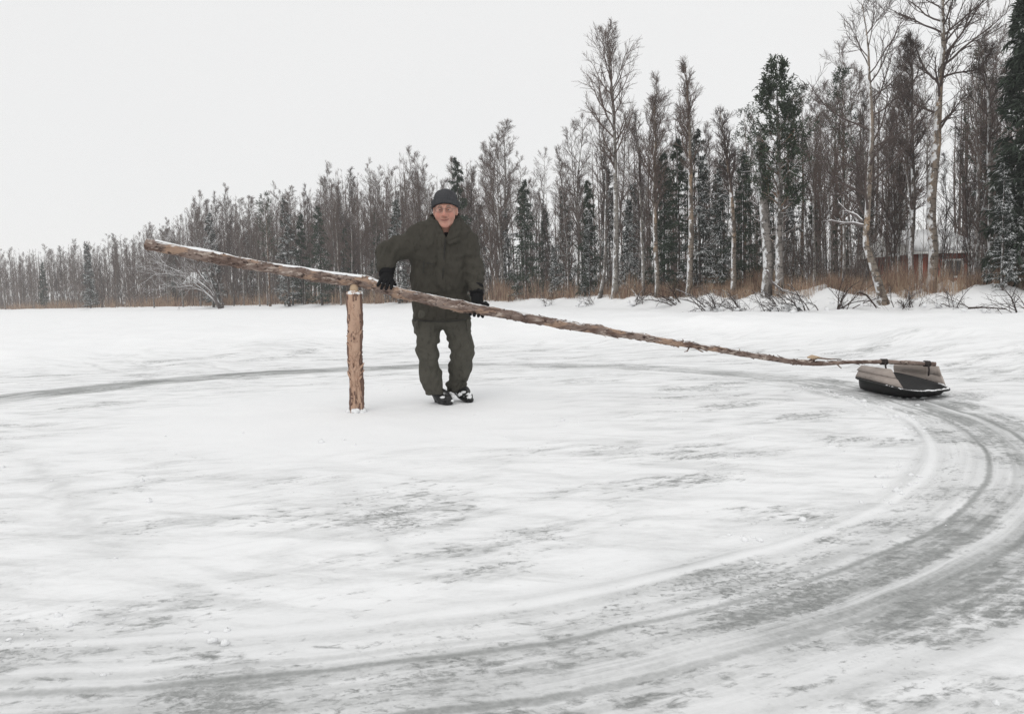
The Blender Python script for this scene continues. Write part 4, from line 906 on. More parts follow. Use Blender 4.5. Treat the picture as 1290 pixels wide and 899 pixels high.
M['black_plastic'] = simple('black_plastic', (.016, .016, .016), .6, .2, .2, 6, .004, 60)
M['lash'] = simple('lashing', (.05, .042, .04), .9, .2, .2, 30)
def build_sled():
    prng = np.random.default_rng(17)
    base = gnd(1133, 499); r = root('sled', base); L = lambda p: np.asarray(p, float) - base
    bot = [L(gnd(1080, 491.5)), L(gnd(1137, 502.8)), L(gnd(1158, 502.5)), L(gnd(1188, 498.5)), L([3.44, 6.22, 0]), L([3.14, 6.45, 0])]
    rim = [L(atY(1072.5, 474, 6.42)), L(atY(1137, 491.5, 5.60)), L(atY(1160, 494, 5.58)), L(atY(1198, 490.5, 5.80)), L(atY(1165, 479, 6.30)), L(atY(1124, 468.5, 6.68))]
    def loop(P, n=72):
        P = np.array(P, float)
        for _ in range(3):
            Q = np.roll(P, -1, 0); P = np.stack([P * .82 + Q * .18, P * .18 + Q * .82], 1).reshape(-1, 3)
        s = np.r_[0, np.cumsum(np.linalg.norm(np.diff(np.vstack([P, P[:1]]), axis=0), axis=1))]; u = np.linspace(0, s[-1], n, endpoint=False); C = np.vstack([P, P[:1]])
        return np.stack([np.interp(u, s, C[:, i]) for i in range(3)], 1)
    b, t = loop(bot), loop(rim); b[:, 2] = np.maximum(b[:, 2], .004)
    cb, ct = b.mean(0), t.mean(0)
    rows = [cb + (b - cb) * .02 + [0, 0, .012], cb + (b - cb) * .55 + [0, 0, .008], cb + (b - cb) * .93 + [0, 0, .004], b + [0, 0, .012]]
    for f in (.25, .6, .95): rows.append(b * (1 - f) + t * f + (t - ct) * .03 * math.sin(f * 3.1))
    out = nrm((t - ct) * [1, 1, 0])
    rows += [t, t + out * .028 + [0, 0, .004], t + out * .034 + [0, 0, -.006], t + out * .030 + [0, 0, -.001]]
    outer = rows[:8]; inner = [(p + [0, 0, .006]) * 1.0 - nrm((p - p.mean(0)) * [1, 1, 0]) * .008 for p in reversed(outer)]
    seq = outer + rows[8:10] + [t + out * .026 + [0, 0, .009]] + inner
    n = 72; V = np.vstack(seq); i = np.arange(len(seq) - 1)[:, None] * n; j = np.arange(n)[None]; j2 = (j + 1) % n
    Q = np.stack([i + j, i + j2, i + n + j2, i + n + j], -1).reshape(-1, 4)
    put('hull', mesh_from('hull', V, Q, M['black_plastic']), r)
    for k in (.35, .65):   # runners moulded under the hull
        p0 = b[int(n * .02)] * (1 - k) + b[int(n * .42)] * k
    mb = MB(); P = t + out * .018 + [0, 0, .008]; sel = P[(np.arange(n) > 4)]
    rng = np.random.default_rng(12)
    for p in P[8:38:1]:
        if rng.random() < .75: blob(mb, p, rng.uniform(.003, .007), rng)
    mb.tube(P[12:36] + np.stack([rng.normal(0, .003, 24), rng.normal(0, .003, 24), rng.normal(0, .002, 24)], 1), rng.uniform(.003, .009, 24), 6)
    for p in b[10:34:2]: blob(mb, p + [0, 0, -.004] + rng.normal(0, .01, 3) * [1, 1, 0], rng.uniform(.008, .02), rng)
    put('snow', mb.mesh('snow', M['snow']), r)
    def planks(c00, c10, c11, c01, n, th=.014, nm='board', dark=False):
        c = [L(v) for v in (c00, c10, c11, c01)]; nrml = nrm(np.cross(c[1] - c[0], c[3] - c[0]))
        for k in range(n):
            g = .02; v0, v1 = (k + g) / n, (k + 1 - g) / n
            q = [c[0] * (1 - v0) + c[3] * v0, c[1] * (1 - v0) + c[2] * v0, c[1] * (1 - v1) + c[2] * v1, c[0] * (1 - v1) + c[3] * v1]
            o = nrml * (.004 * (k % 2))
            jt = lambda: prng.normal(0, .004, 3); q = [p + jt() for p in q]; V = np.array([p + o for p in q] + [p + o - nrml * th for p in q])
            put(nm, MB().add(V, np.array([(0, 1, 2, 3), (7, 6, 5, 4), (0, 4, 5, 1), (1, 5, 6, 2), (2, 6, 7, 3), (3, 7, 4, 0)])).mesh(nm, M['board'], smooth=False), r)
    planks(atY(1077, 473.5, 6.36), atY(1137, 488.5, 5.70), atY(1122, 465.5, 5.95), atY(1085, 459.5, 6.36), 2)
    planks(atY(1126, 471, 6.72), atY(1167, 480, 6.48), atY(1167, 459.5, 6.44), atY(1126, 459, 6.66), 2)
    planks(atY(1166, 481, 6.46), atY(1189, 487.5, 6.03), atY(1181, 460.5, 6.20), atY(1167, 459.5, 6.42), 2)
    tag(r, 'shallow black plastic sled with grey boards, fixed under the thin end of the log', 'sled')
    for px, w in ((1113, .045), (1168, .04)):
        c = log_point(px); o = root('lashing', c)
        k = int(np.argmin(np.linalg.norm(LP - c, axis=1))); d = nrm(LP[min(k + 6, 619)] - LP[max(k - 6, 0)]); u = nrm(np.cross(d, [0, 0, 1.])); v = np.cross(u, d)
        mb = MB()
        for q in np.linspace(-w / 2, w / 2, 5):
            aa = np.linspace(0, 2 * math.pi, 17); P = d * q + .021 * (np.cos(aa)[:, None] * u + np.sin(aa)[:, None] * v); mb.tube(P, .006, 6, cap=False)
        put('rope', mb.mesh('rope', M['lash']), o)
        put('rope_end', MB().tube([u * 0 + [0, -.02, 0], [.004, -.03, -.05], [.01, -.01, -.10]], .007, 6).mesh('rope_end', M['lash']), o)
        tag(o, 'dark rope wrapped round the log above the sled, ' + ('left one' if px < 1140 else 'right one'), 'rope')
build_sled()

# ------------------------------------------------------------------ the man
PX, PY = 150.4, 6.15
def J(x, y, Y=6.15): return atY(x, y, Y)
ORG = gnd(566, 508)
J_ = dict(hipR=J(542, 398, 6.16), hipL=J(571, 398, 6.17), kneeR=J(539.5, 444, 6.08), kneeL=J(582, 443, 6.16), ankR=J(547, 493, 6.16), ankL=J(576, 488, 6.36),
          shR=J(524, 303, 6.10), shL=J(588, 306, 6.10), elR=J(490, 316, 5.99), elL=J(596, 339, 6.10), wrR=J(487, 341, 5.90), wrL=J(600, 365, 5.98), neck=J(561, 284, 6.09))
HS = 1.13
HC = J(561, 264.5, 6.03)      # head centre at eye level
def cn(X, Y, Z, a, b, ra, rb): return cone(X, Y, Z, J_[a] if isinstance(a, str) else a, J_[b] if isinstance(b, str) else b, ra, rb)
def fabric(name, col, sc=260, var=.22):
    n = NT(name, .9, .12); p = n.obj()
    c = n.mix(n.noise(p, 5, 4, .6), tuple(v * (1 - var) for v in col), tuple(v * (1 + var) for v in col))
    c = n.mix(n.ss(.5, .7, n.noise(n.scale(p, (1, 1, .4)), 30, 4, .7)), c, tuple(v * .7 for v in col)); n.color(c)
    n.bump(n.math('ADD', n.noise(n.scale(p, (1, 1, .5)), 16, 4, .6), n.math('MULTIPLY', n.noise(p, sc, 2), .15)), .03, .7); return n.m
M['jacket'] = fabric('olive_jacket', (.058, .054, .045)); M['trousers'] = fabric('olive_trousers', (.084, .080, .067)); M['knit'] = fabric('grey_knit', (.068, .069, .074), 500)
M['glove'] = fabric('black_glove', (.014, .014, .015), 300); M['boot'] = simple('boot_leather', (.02, .02, .02), .5, .4, .2, 20, .004, 60, snow=.95, snow_sc=22)
M['scarf'] = fabric('black_scarf', (.010, .010, .011)); M['zip'] = simple('dark_trim', (.012, .012, .012), .5, .4, .1)
def skin_mat():
    n = NT('skin', .5, .35); p = n.obj(); n.b.inputs['Subsurface Weight'].default_value = .12; n.b.inputs['Subsurface Radius'].default_value = (.02, .008, .004)
    c = n.mix(n.noise(p, 30, 4), (.40, .205, .155), (.54, .31, .245))
    for q, rad, k in ((h0(.044, -.078, -.036), .030, .45), (h0(-.044, -.078, -.036), .030, .45), (h0(0, -.115, -.035), .026, .5), (h0(0, -.08, -.112), .03, .4)):
        d = n.node('ShaderNodeVectorMath', operation='DISTANCE'); n.t.links.new(p, d.inputs[0]); d.inputs[1].default_value = [float(v) for v in q - ORG]
        c = n.mix(n.math('MULTIPLY', n.math('SUBTRACT', 1.0, n.ss(rad * .4, rad * 1.4, d.outputs['Value'])), k), c, (.47, .165, .125))
    n.color(c); return n.m
def h0(x, y, z): return HC + HS * np.array([x, y * math.cos(.1) - z * math.sin(.1), z * math.cos(.1) + y * math.sin(.1)])
M['skin'] = skin_mat(); M['lip'] = simple('lips', (.26, .09, .08), .5, .3, .1); M['brow'] = simple('grey_eyebrow', (.20, .16, .14), .9, .1, .2, 60)
M['eye'] = simple('eye_white', (.45, .40, .38), .2, .5, .03); M['iris'] = simple('iris', (.06, .06, .065), .2, .5, .1); M['steel'] = simple('spectacle_metal', (.10, .09, .085), .3, .6, .1)
def build_person():
    r = root('person', ORG); 
    # body, one continuous surface (finer grid round the head)
    def head(X, Y, Z):
        x, y, z = (X - HC[0]) / HS, (Y - HC[1]) / HS, (Z - HC[2]) / HS
        tilt = .10; y, z = y * math.cos(tilt) + z * math.sin(tilt) * 1, z * math.cos(tilt) - y * math.sin(tilt)
        ax = np.abs(x)
        d = sm(.03, ell(x, y, z, (0, .035, .045), (.078, .098, .088)), ell(x, y, z, (0, -.012, -.03), (.069, .082, .085)), ell(x, y, z, (0, -.028, -.088), (.054, .052, .036)))
        d = smin(d, ell(ax, y, z, (.040, -.058, -.040), (.032, .030, .028)), .02)
        d = smin(d, cone(ax, y, z, (.012, -.086, .022), (.042, -.076, .020), .011, .010), .014)
        d = smax(d, -ell(ax, y, z, (.031, -.104, .000), (.019, .020, .013)), .012)
        d = smin(d, cone(x, y, z, (0, -.090, .004), (0, -.112, -.036), .009, .015), .012)
        d = smin(d, ell(ax, y, z, (.014, -.098, -.042), (.011, .012, .009)), .008)
        d = smin(d, ell(x, y, z, (0, -.078, -.110), (.026, .022, .018)), .02)
        d = smin(d, cone(ax, y, z, (0, -.098, -.067), (.022, -.090, -.066), .007, .004), .006)
        d = smin(d, cone(ax, y, z, (0, -.096, -.080), (.020, -.088, -.077), .008, .004), .006)
        d = smax(d, -cone(ax, y, z, (0, -.106, -.074), (.030, -.091, -.067), .003, .0025), .005)
        d = smax(d, -cone(ax, y, z, (.026, -.097, -.040), (.040, -.088, -.066), .0025, .002), .008)
        d = smin(d, ell(ax, y, z, (.079, .012, -.008), (.012, .022, .034)), .01)
        return d * HS
    def body(X, Y, Z):
        d = sm(.05, cn(X, Y, Z, 'neck', HC + [0, .04, -.06], .058, .056), cn(X, Y, Z, J(528, 305, 6.12), J(583, 308, 6.12), .055, .055), cn(X, Y, Z, 'neck', J(556, 390, 6.19), .085, .10), cn(X, Y, Z, J(549, 330, 6.15), J(566, 330, 6.15), .095, .095),
               cn(X, Y, Z, J(545, 396, 6.18), J(568, 396, 6.18), .085, .085), cn(X, Y, Z, J(544, 402, 6.17), 'kneeR', .070, .050), cn(X, Y, Z, 'kneeR', 'ankR', .050, .036), cn(X, Y, Z, J(570, 402, 6.17), 'kneeL', .070, .050), cn(X, Y, Z, 'kneeL', 'ankL', .050, .036),
               cn(X, Y, Z, 'shR', 'elR', .050, .042), cn(X, Y, Z, 'elR', 'wrR', .042, .026), cn(X, Y, Z, 'shL', 'elL', .046, .042), cn(X, Y, Z, 'elL', 'wrL', .042, .026))
        return d
    def f(X, Y, Z):
        d = body(X, Y, Z); k = np.abs(Z[0, 0] - HC[2]) < .22
        d[:, :, k] = smin(d[:, :, k], head(X[:, :, k], Y[:, :, k], Z[:, :, k]), .025); return d
    def ax(lo, hi, c0, c1, fine, coarse): return np.r_[np.arange(lo, c0, coarse), np.arange(c0, c1, fine), np.arange(c1, hi, coarse)]
    xs = ax(-1.25, -.10, HC[0] - .115, HC[0] + .115, .0032, .014); ys = ax(5.75, 6.5, HC[1] - .15, HC[1] + .05, .0035, .014); zs = ax(0, 1.78, HC[2] - .17, HC[2] + .06, .0032, .014)
    V, Q = surfnet(f, None, None, axes=[xs, ys, zs]); wput('body', mesh_from('body', V, Q, M['skin']), r)
    # face pieces
    ct, st = math.cos(.10), math.sin(.10)
    def h2w(x, y, z): return HC + HS * np.array([x, y * ct - z * st, z * ct + y * st])
    def ball(c, rad, nm, mat, par, sq=(1, 1, 1)):
        mb = MB(); th = np.linspace(0, 2 * math.pi, 14, endpoint=False); ph = np.linspace(-1.5, 1.5, 9)
        q = np.array([[(math.cos(p) * math.cos(t), math.cos(p) * math.sin(t), math.sin(p)) for t in th] for p in ph]) * rad * np.array(sq) + c
        i = np.arange(8)[:, None] * 14; j = np.arange(14)[None]; mb.add(q.reshape(-1, 3), np.stack([i + j, i + (j + 1) % 14, i + 14 + (j + 1) % 14, i + 14 + j], -1).reshape(-1, 4))
        return wput(nm, mb.mesh(nm, mat), par)
    for s in (-1, 1):
        ball(h2w(s * .031, -.0785, -.002), .0125, 'eye', M['eye'], r, (1, 1, .62)); wput('eyelid', MB().tube([h2w(s * .018, -.088, .003), h2w(s * .031, -.0925, .0065), h2w(s * .044, -.086, .003)], (.0035, .0045, .0035), 6).mesh('eyelid', M['skin']), r); wput('lower_eyelid', MB().tube([h2w(s * .018, -.087, -.006), h2w(s * .031, -.091, -.0085), h2w(s * .044, -.085, -.006)], (.003, .004, .003), 6).mesh('lower_eyelid', M['skin']), r)
        ball(h2w(s * .031, -.090, -.001), .0055, 'iris', M['iris'], r, (1, .4, .9))
        wput('eyebrow', MB().tube([h2w(s * .016, -.098, .022), h2w(s * .030, -.095, .027), h2w(s * .046, -.083, .021)], (.004, .005, .003), 6).mesh('eyebrow', M['brow']), r)
    wput('lips', MB().tube([h2w(-.031, -.088, -.0655), h2w(-.014, -.1005, -.0725), h2w(0, -.1035, -.0745), h2w(.014, -.1005, -.0725), h2w(.031, -.088, -.0655)], (.0018, .0034, .004, .0034, .0018), 8).mesh('lips', M['lip']), r)
    g = root('spectacles', HC); g.parent = r; g.location = HC - ORG
    def gput(nm, mb, mat):
        me = mb.mesh(nm, mat); me.transform(Matrix.Translation(HC).inverted()); o = put(nm, me); o.parent = g; return o
    for s in (-1, 1):
        a = np.linspace(0, 2 * math.pi, 21); P = np.array([h2w(s * (.034 + .024 * math.cos(q) * (1 - .1 * math.sin(q))), -.112 + .004 * math.cos(q) * s, -.003 + .017 * math.sin(q)) for q in a]); gput('rim', MB().tube(P, .0014, 5, cap=False), M['steel'])
        gput('temple', MB().tube([h2w(s * .058, -.110, .004), h2w(s * .078, -.08, .004), h2w(s * .085, .01, .0)], .0014, 5), M['steel'])
    gput('bridge', MB().tube([h2w(-.011, -.112, .004), h2w(0, -.116, .008), h2w(.011, -.112, .004)], .0014, 5), M['steel'])
    # knitted hat with turned up cuff
    def hat(X, Y, Z):
        x, y, z = (X - HC[0]) / HS, (Y - HC[1]) / HS, (Z - HC[2]) / HS; y, z = y * ct + z * st, z * ct - y * st
        rib = .0016 * np.cos(np.arctan2(x, y - .03) * 60)
        out = sm(.02, ell(x, y, z, (0, .035, .058), (.088, .108, .084)), ell(x, y, z, (.0, .045, .112), (.066, .076, .036)))
        zc = z - (.040 - (y + .06) * .34)
        out = smax(out, -zc + .004, .006) + rib * .6 + .0025 * noise3(X * 30, Y * 30, Z * 30, 3)
        rad = np.sqrt((x / .092) ** 2 + ((y - .034) / .112) ** 2)
        cuff = np.sqrt(np.maximum(np.abs((rad - 1) * .095) - .005, 0) ** 2 + np.maximum(np.abs(zc - .020) - .018, 0) ** 2) - .005 + rib
        d = smin(out, cuff, .006)
        return smax(d, -ell(x, y, z, (0, .03, .02), (.080, .100, .098)), .004) * HS
    V, Q = surfnet(hat, HC - [.13, .12, .04], HC + [.13, .19, .25], .0042); wput('beanie', mesh_from('beanie', V, Q, M['knit']), r)
    # jacket
    def jacket(X, Y, Z):
        c = J(554, 352, 6.16); hem = J(554, 404, 6.16)[2]; shz = J(554, 295, 6.1)[2]
        zt = (Z - hem) / (shz - hem)
        cx = c[0] + .012 * (1 - zt); cy = c[1] - .06 * np.clip(zt, 0, 1.2) + .02
        d = rbox(X - cx + c[0], Y - cy + c[1], Z, (c[0], c[1], (hem + shz) / 2 - .065), (.232, .150, (shz - hem) / 2 + .17), .115)
        d = smin(d, cone(X, Y, Z, J(548, 291, 6.10), J(523, 304, 6.10), .085, .092), .06)
        d = smin(d, cone(X, Y, Z, J(574, 291, 6.10), J(588, 305, 6.11), .085, .090), .06)
        sl = cn(X, Y, Z, J(526, 306, 6.10), 'elR', .108, .092); sl = smin(sl, cn(X, Y, Z, 'elR', J(487, 336, 5.915), .092, .066), .03)
        s2 = cn(X, Y, Z, J(588, 308, 6.11), 'elL', .094, .080); s2 = smin(s2, cn(X, Y, Z, 'elL', J(600, 364, 5.985), .080, .064), .03)
        # folds across the sleeves
        w1 = .006 * np.sin((X - Z * .5) * 75 + 2 * noise3(X * 9, Y * 9, Z * 9, 5)) * np.exp(-((X - J_['elR'][0]) ** 2 + (Z - J_['elR'][2]) ** 2) / .025)
        w2 = .006 * np.sin((Z + X * .6) * 70 + 2 * noise3(X * 8, Y * 8, Z * 8, 6)) * (np.exp(-(Z - J_['elL'][2]) ** 2 / .012) + .6 * np.exp(-(Z - J_['wrL'][2] - .05) ** 2 / .004))
        d = smin(d, sl + w1, .045); d = smin(d, s2 + w2, .025)
        # waist gather and folds of the cloth
        wz = J(554, 371, 6.16)[2]
        d = d + .014 * np.exp(-((Z - wz) / .022) ** 2)
        d = d + .012 * noise3(X * 7, Y * 6, Z * 4.5, 7) + .026 * (np.abs(noise3(X * 9 + Z * 5, Y * 8, Z * 5 - X * 2, 8)) - .3) * -1 + .016 * (.3 - np.abs(noise3(X * 19 - Z * 8, Y * 16, Z * 13, 18)))
        # arm pits crease, front placket, pocket flaps
        fy = Y - c[1]
        front = (Y < c[1] - .02)
        px = J(556, 340, 6.0)[0] + .02 * (zt - .5)
        d = d - .010 * sstep(.036, .030, np.abs(X - px)) * front * (Z < shz - .02)
        for sx in (-.115, .125):
            pz = J(554, 386, 6)[2]; d = d - .007 * sstep(.066, .060, np.abs(X - px - sx)) * sstep(.034, .030, np.abs(Z - pz)) * front
            pz = J(554, 330, 6)[2]; d = d - .005 * sstep(.060, .056, np.abs(X - px - sx * .92)) * sstep(.052, .048, np.abs(Z - pz)) * front
        # standing collar, open at the throat
        nk = J(560, 284, 6.09); ring = np.sqrt(((X - nk[0]) / 1.0) ** 2 + ((Y - nk[1] - .005) / 1.05) ** 2)
        zc = J(560, 276, 6.09)[2] + .25 * (Y - nk[1]); col = np.sqrt(np.maximum(np.abs(ring - .112 - .10 * (Z - nk[2])) - .008, 0) ** 2 + np.maximum(np.abs(Z - (nk[2] - .02)) - (zc - nk[2] + .02), 0) ** 2) - .011
        d = smin(d, col, .02)
        hood = cone(X, Y, Z, J(541, 286, 6.19), J(581, 286, 6.19), .05, .05) + .008 * noise3(X * 14, Y * 14, Z * 14, 9); d = smin(d, hood, .03)
        vee = np.maximum(np.abs(X - J(562, 290, 6)[0]) - .052 * np.clip((Z - J(560, 300, 6)[2]) / .13, 0, 1.2), np.maximum(Y - (nk[1] - .03), J(560, 300, 6)[2] - Z))
        d = smax(d, -vee, .012)
        d = smax(d, -cone(X, Y, Z, nk + [0, .01, -.10], HC + [0, .02, .02], .090, .096), .012)
        d = d - .010 * sstep(hem + .05, hem + .03, Z)
        d = smax(d, (hem - .012 * noise3(X * 6, 0, 0, 2)) - Z, .012)
        return d
    V, Q = surfnet(jacket, np.array([-1.20, 5.78, .64]), np.array([-.16, 6.46, 1.58]), .0072); wput('jacket', mesh_from('jacket', V, Q, M['jacket']), r)
    nk = J(560, 284, 6.09)
    def hood(X, Y, Z):
        x, y, z = X - nk[0], Y - nk[1] - .03, Z - nk[2] - .012
        zz = z - .34 * y
        q = np.sqrt((x / 1.05) ** 2 + (y / 1.0) ** 2); d = np.sqrt((q - .125) ** 2 + (zz * .62) ** 2) - .030 - .012 * noise3(X * 13, Y * 13, Z * 13, 33) + .008 * np.abs(noise3(X * 24, Y * 24, Z * 24, 34))
        d = np.minimum(d, np.sqrt((q - .108 - .10 * zz) ** 2 * 4 + np.maximum(np.abs(zz - .035) - .035, 0) ** 2) - .010)
        return smax(d, .062 * 1.3 - np.abs(x) - np.maximum(y + .03, 0) * 3 - np.maximum(-zz, 0) * .6, .01)
    V, Q = surfnet(hood, nk - [.22, .2, .12], nk + [.22, .25, .18], .006); wput('hood', mesh_from('hood', V, Q, M['jacket']), r)
    def scarf(X, Y, Z): return cone(X, Y, Z, nk + [0, -.005, -.14], nk + [0, 0, -.015], .085, .070) + .006 * noise3(X * 20, Y * 20, Z * 20, 4)
    V, Q = surfnet(scarf, nk - [.14, .14, .26], nk + [.14, .14, .09], .007); wput('scarf', mesh_from('scarf', V, Q, M['scarf']), r)
    c = J(556, 340, 5.99)
    wput('zip', MB().tube([J(561, 301, 5.955), J(559, 330, 5.975), J(557, 365, 5.99)], .004, 6).mesh('zip', M['zip']), r)
    wput('chest_flap', MB().box(J(572, 304, 5.965), (.055, .01, .018), axes=[(.94, 0, .30), (0, 1, 0), (-.30, 0, .94)]).mesh('chest_flap', M['jacket']), r)
    fy = lambda x, y, o=0.0: J(x, y, 6.01 + o)
    for pts in ([J(536, 384, 5.995), J(549, 385.5, 5.985)], [J(569, 386, 5.985), J(583, 385, 6.0)], [J(537, 331, 5.975), J(547, 333, 5.965)], [J(533, 345, 5.98), J(534, 328, 5.98)], [J(519.5, 402, 6.06), J(535, 404.5, 6.01), J(556, 405, 6.0), J(574, 404.5, 6.01), J(587, 402, 6.06)]):
        wput('seam', MB().tube(pts, .0035, 5).mesh('seam', M['zip']), r)
    # trousers
    def trousers(X, Y, Z):
        d = sm(.05, cn(X, Y, Z, J(540, 396, 6.16), J(572, 396, 6.17), .125, .125))
        def leg(h, k, a, rs, mid):
            q = cn(X, Y, Z, h, k, rs[0], rs[1]); q = smin(q, cn(X, Y, Z, k, mid, rs[1], rs[2]), .03); return smin(q, cn(X, Y, Z, mid, a, rs[2], rs[3]), .03)
        R = leg(J(538, 405, 6.15), J(539, 444, 6.09), J(548, 494, 6.15), (.108, .083, .088, .078), J(543, 472, 6.14))
        Lg = leg(J(574, 405, 6.16), J(583, 443, 6.15), J(575, 489, 6.34), (.110, .090, .088, .080), J(579, 468, 6.24))
        def folds(kz, az, sx):
            return .008 * np.sin((Z + sx * (X)) * 62 + 2.5 * noise3(X * 10, Y * 10, Z * 8, 11)) * (np.exp(-((Z - kz) / .07) ** 2) + 1.0 * np.exp(-((Z - az - .06) / .07) ** 2))
        R = R + folds(J_['kneeR'][2] + .02, J_['ankR'][2], .7); Lg = Lg + folds(J_['kneeL'][2] + .02, J_['ankL'][2], -.6)
        d = smin(d, R, .03); d = smin(d, Lg, .03)
        d = smax(d, -cone(X, Y, Z, J(558.5, 412, 6.15), J(563, 470, 6.2), .004, .05), .02)
        d = d + .012 * noise3(X * 8, Y * 7, Z * 6, 12) - .022 * (np.abs(noise3(X * 9 + Z * 6, Y * 8, Z * 6 - X * 4, 13)) - .3) - .015 * (np.abs(noise3(X * 20 - Z * 8, Y * 16, Z * 15, 18)) - .3)
        pz = J(0, 424, 6.1)[2]; d = d - .010 * sstep(.062, .055, np.abs(Z - pz)) * (((X < J(529, 420, 6.1)[0])) | (X > J(588, 420, 6.1)[0]))
        hz = np.where(X < J(561, 480, 6.2)[0], J(548, 497, 6.12)[2], J(576, 493, 6.34)[2]); return smax(d, hz - Z + .006 * noise3(X * 20, Y * 20, 0, 1), .01)
    V, Q = surfnet(trousers, np.array([-.90, 5.93, .03]), np.array([-.20, 6.52, .86]), .0072); wput('trousers', mesh_from('trousers', V, Q, M['trousers']), r)
    # boots: sole and upper
    def boot(heel, toe, ank, lift):
        heel, toe, ank = [np.asarray(v, float) for v in (heel, toe, ank)]
        md = heel * .45 + toe * .55
        def up(X, Y, Z):
            d = cone(X, Y, Z, heel + [0, 0, .050], md + [0, 0, .055], .048, .050); d = smin(d, cone(X, Y, Z, md + [0, 0, .052], toe + [0, 0, .042], .050, .040), .03)
            d = smin(d, cone(X, Y, Z, heel + (toe - heel) * .15 + [0, 0, .06], ank, .052, .056), .04); return d + .003 * noise3(X * 30, Y * 30, Z * 30, 2)
        def so(X, Y, Z):
            d = cone(X, Y, Z, heel + [0, 0, .018], md + [0, 0, .018], .044, .050); d = smin(d, cone(X, Y, Z, md + [0, 0, .018], toe + [0, 0, .018], .050, .044), .02)
            t = np.clip(((X - heel[0]) * (toe - heel)[0] + (Y - heel[1]) * (toe - heel)[1]) / float((toe - heel)[:2] @ (toe - heel)[:2]), 0, 1); zz = heel[2] + t * (toe - heel)[2]
            return smax(d, np.abs(Z - zz - .014) - .016, .004)
        lo = np.minimum(np.minimum(heel, toe), ank) - [.09, .09, .02]; hi = np.maximum(np.maximum(heel, toe), ank) + [.09, .09, .09]
        V, Q = surfnet(up, lo, hi, .0055); b = wput('boot', mesh_from('boot', V, Q, M['boot']), r)
        V, Q = surfnet(so, lo, hi, .0055); me = mesh_from('sole', V, Q, M['zip']); me.transform(Matrix.Translation(ORG).inverted()); s = put('sole', me); s.parent = b
        rng = np.random.default_rng(int(abs(heel[0]) * 1000)); mb = MB()
        for k in range(26):
            u = rng.uniform(.35, 1.05); p = heel * (1 - u) + toe * u + np.array([rng.normal(0, .03), rng.normal(0, .02) - .01, .03 + rng.uniform(0, .062 - .02 * u)]); blob(mb, p, rng.uniform(.010, .022), rng)
        me = mb.mesh('snow', M['snow']); me.transform(Matrix.Translation(ORG).inverted()); s = put('snow', me); s.parent = b
    g0 = gnd(562, 510.0); g0[2] = 0
    boot(g0 + [-.075, .20, .0], g0 + [.012, .03, .0], J(547.5, 490, 6.16), 0)
    g1 = gnd(590, 506.5); g1[2] = 0
    boot(g1 + [-.10, .19, .055], g1 + [0, .03, .0], J(576, 487, 6.37), 1)
    # gloves with five fingers closed on the log
    def log_frame(px):
        c = log_point(px); k = int(np.argmin(np.linalg.norm(LP - c, axis=1))); d = nrm(LP[k + 5] - LP[k - 5]); u = nrm(np.cross(d, [0, 0, 1.])); return c, d, u, np.cross(u, d), float(LR[k])
    def glove(px, wrist, a0, arcs, lens, thumb, cuff_r, palm_a, spread=.024, side=1):
        c, d, u, v, R = log_frame(px)          # around the log: angle 0 = toward camera side (u), 90 = up (v)
        if u[1] > 0: u = -u
        on = lambda s, a, rr: c + d * s + rr * (math.cos(math.radians(a)) * u + math.sin(math.radians(a)) * v)
        rf = .0125; knuck = []
        def g(X, Y, Z):
            palm = [on(s * spread * 1.5, palm_a, R + .024) for s in (-1, 1)]
            dd = cone(X, Y, Z, palm[0], palm[1], .027, .025)
            for s in (-1, 1): dd = smin(dd, cone(X, Y, Z, palm[0 if s < 0 else 1] * .8 + (palm[0] + palm[1]) * .1, wrist * .55 + (palm[0] + palm[1]) * .225, .030, .036), .02)
            dd = smin(dd, cone(X, Y, Z, (palm[0] + palm[1]) / 2, wrist, .038, .040), .03)
            for q in range(4):
                s = (q - 1.5) * spread * 1.12; pts = [on(s * .9, palm_a, R + .022)]; n = 3
                for m in range(1, n + 1): pts.append(on(s * (1 + .10 * m), palm_a + arcs * lens[q] * m / n, R + rf * (.95 if m > 1 else 1.25)))
                fd = cone(X, Y, Z, pts[0], pts[1], rf * 1.25, rf * 1.15); fd = smin(fd, cone(X, Y, Z, pts[1], pts[2], rf * 1.15, rf * 1.02), .004); fd = smin(fd, cone(X, Y, Z, pts[2], pts[3], rf * 1.02, rf * .88), .004)
                dd = smin(dd, fd, .0055)
            tp = [on(*t) for t in thumb]
            td = cone(X, Y, Z, tp[0], tp[1], .018, .0150); td = smin(td, cone(X, Y, Z, tp[1], tp[2], .0150, .0125), .004); dd = smin(dd, td, .008)
            return dd + .0015 * noise3(X * 60, Y * 60, Z * 60, 5)
        V, Q = surfnet(g, np.minimum(c, wrist) - .17, np.maximum(c, wrist) + .17, .0042); gl = wput('glove', mesh_from('glove', V, Q, M['glove']), r)
        ax = nrm(wrist - c)
        def cf(X, Y, Z): return smax(cone(X, Y, Z, wrist - ax * .045, wrist + ax * .05, cuff_r, cuff_r * 1.08) + .003 * np.cos(((X - wrist[0]) * ax[0] + (Y - wrist[1]) * ax[1] + (Z - wrist[2]) * ax[2]) * 420), np.abs((X - wrist[0]) * ax[0] + (Y - wrist[1]) * ax[1] + (Z - wrist[2]) * ax[2]) - .045, .008)
        V, Q = surfnet(cf, wrist - .16, wrist + .16, .006); me = mesh_from('cuff', V, Q, M['glove']); me.transform(Matrix.Translation(ORG).inverted()); s = put('cuff', me); s.parent = gl
    glove(486, J(487.3, 342, 5.90), 90, -118, (.86, 1.0, .95, .78), [(.035, 105, .075), (.062, 120, .062), (.078, 150, .056)], .058, 112)
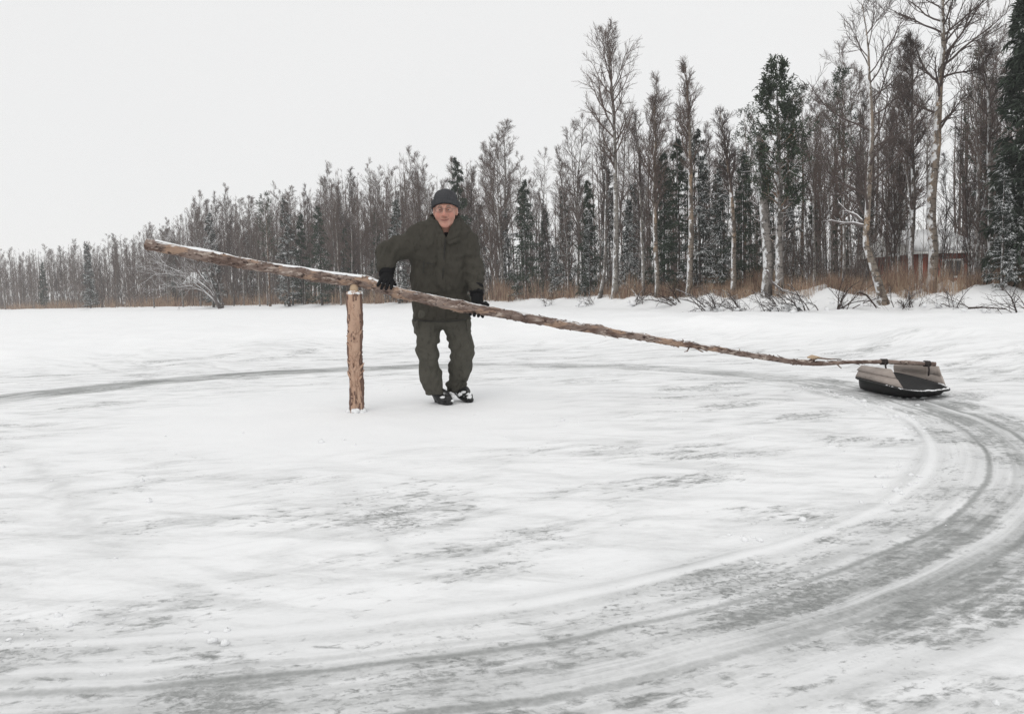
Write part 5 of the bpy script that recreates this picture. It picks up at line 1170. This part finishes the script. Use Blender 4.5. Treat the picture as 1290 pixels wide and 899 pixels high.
    glove(603, J(600.5, 366, 5.975), 180, 140, (.9, 1.05, 1.0, .82), [(.03, 150, .07), (.055, 105, .062), (.075, 68, .055)], .054, 165)
    tag(r, 'man in olive jacket and trousers with grey beanie, black gloves on the log', 'person')
build_person()

# crumbs of snow kicked up along the track
def crumbs():
    rng = np.random.default_rng(44); mb = MB(); n = 700
    for k in range(n):
        if rng.random() < .6: R = 3.93 + rng.normal(0, .06); a = rng.uniform(-120, 40)
        else: R = rng.uniform(1.0, 6.0); a = rng.uniform(-140, 100)
        a = math.radians(a); X, Y = POST[0] + R * math.cos(a), POST[1] + R * math.sin(a)
        if Y < 1.0 or noise3(X * .8, Y * .8, 0, 88) < -.05: continue
        s = min(.018, rng.exponential(.004) + .002); blob(mb, np.array([X, Y, float(ground_z(X, Y)) + s * .2]), s, rng)
    o = put('snow_crumbs', mb.mesh('snow_crumbs', M['snow'])); tag(o, 'loose crumbs of snow scattered along the sled track', 'snow', kind='stuff')
crumbs()


# ------------------------------------------------------------------ winter haze
def haze():
    o = put('haze', MB().box((0, 0, 20), (660, 660, 25)).mesh('haze', None, smooth=False)); tag(o, 'thin pale winter haze over the lake and the forest', kind='stuff')
    m = bpy.data.materials.new('haze'); m.use_nodes = True; t = m.node_tree; t.nodes.clear(); out = t.nodes.new('ShaderNodeOutputMaterial'); v = t.nodes.new('ShaderNodeVolumePrincipled')
    v.inputs['Color'].default_value = (.985, .985, .99, 1); v.inputs['Density'].default_value = .0007; v.inputs['Anisotropy'].default_value = 0; t.links.new(v.outputs[0], out.inputs['Volume']); o.data.materials.append(m)
haze()

# alike trees of one small stand are told apart by their order along the shore
def order_labels():
    from collections import defaultdict
    D = defaultdict(list)
    for o in bpy.data.objects:
        if o.parent is None and 'label' in o and o.get('category') in ('tree', 'shrub'): D[o['label']].append(o)
    names = ['first', 'second', 'third', 'fourth', 'fifth', 'sixth', 'seventh', 'eighth', 'ninth']
    for lab, L in D.items():
        if 2 <= len(L) <= 9:
            for o, nm in zip(sorted(L, key=lambda o: px_of_pt(np.array(o.location))), names): o['label'] = lab + ', ' + nm + ' from left'
order_labels()
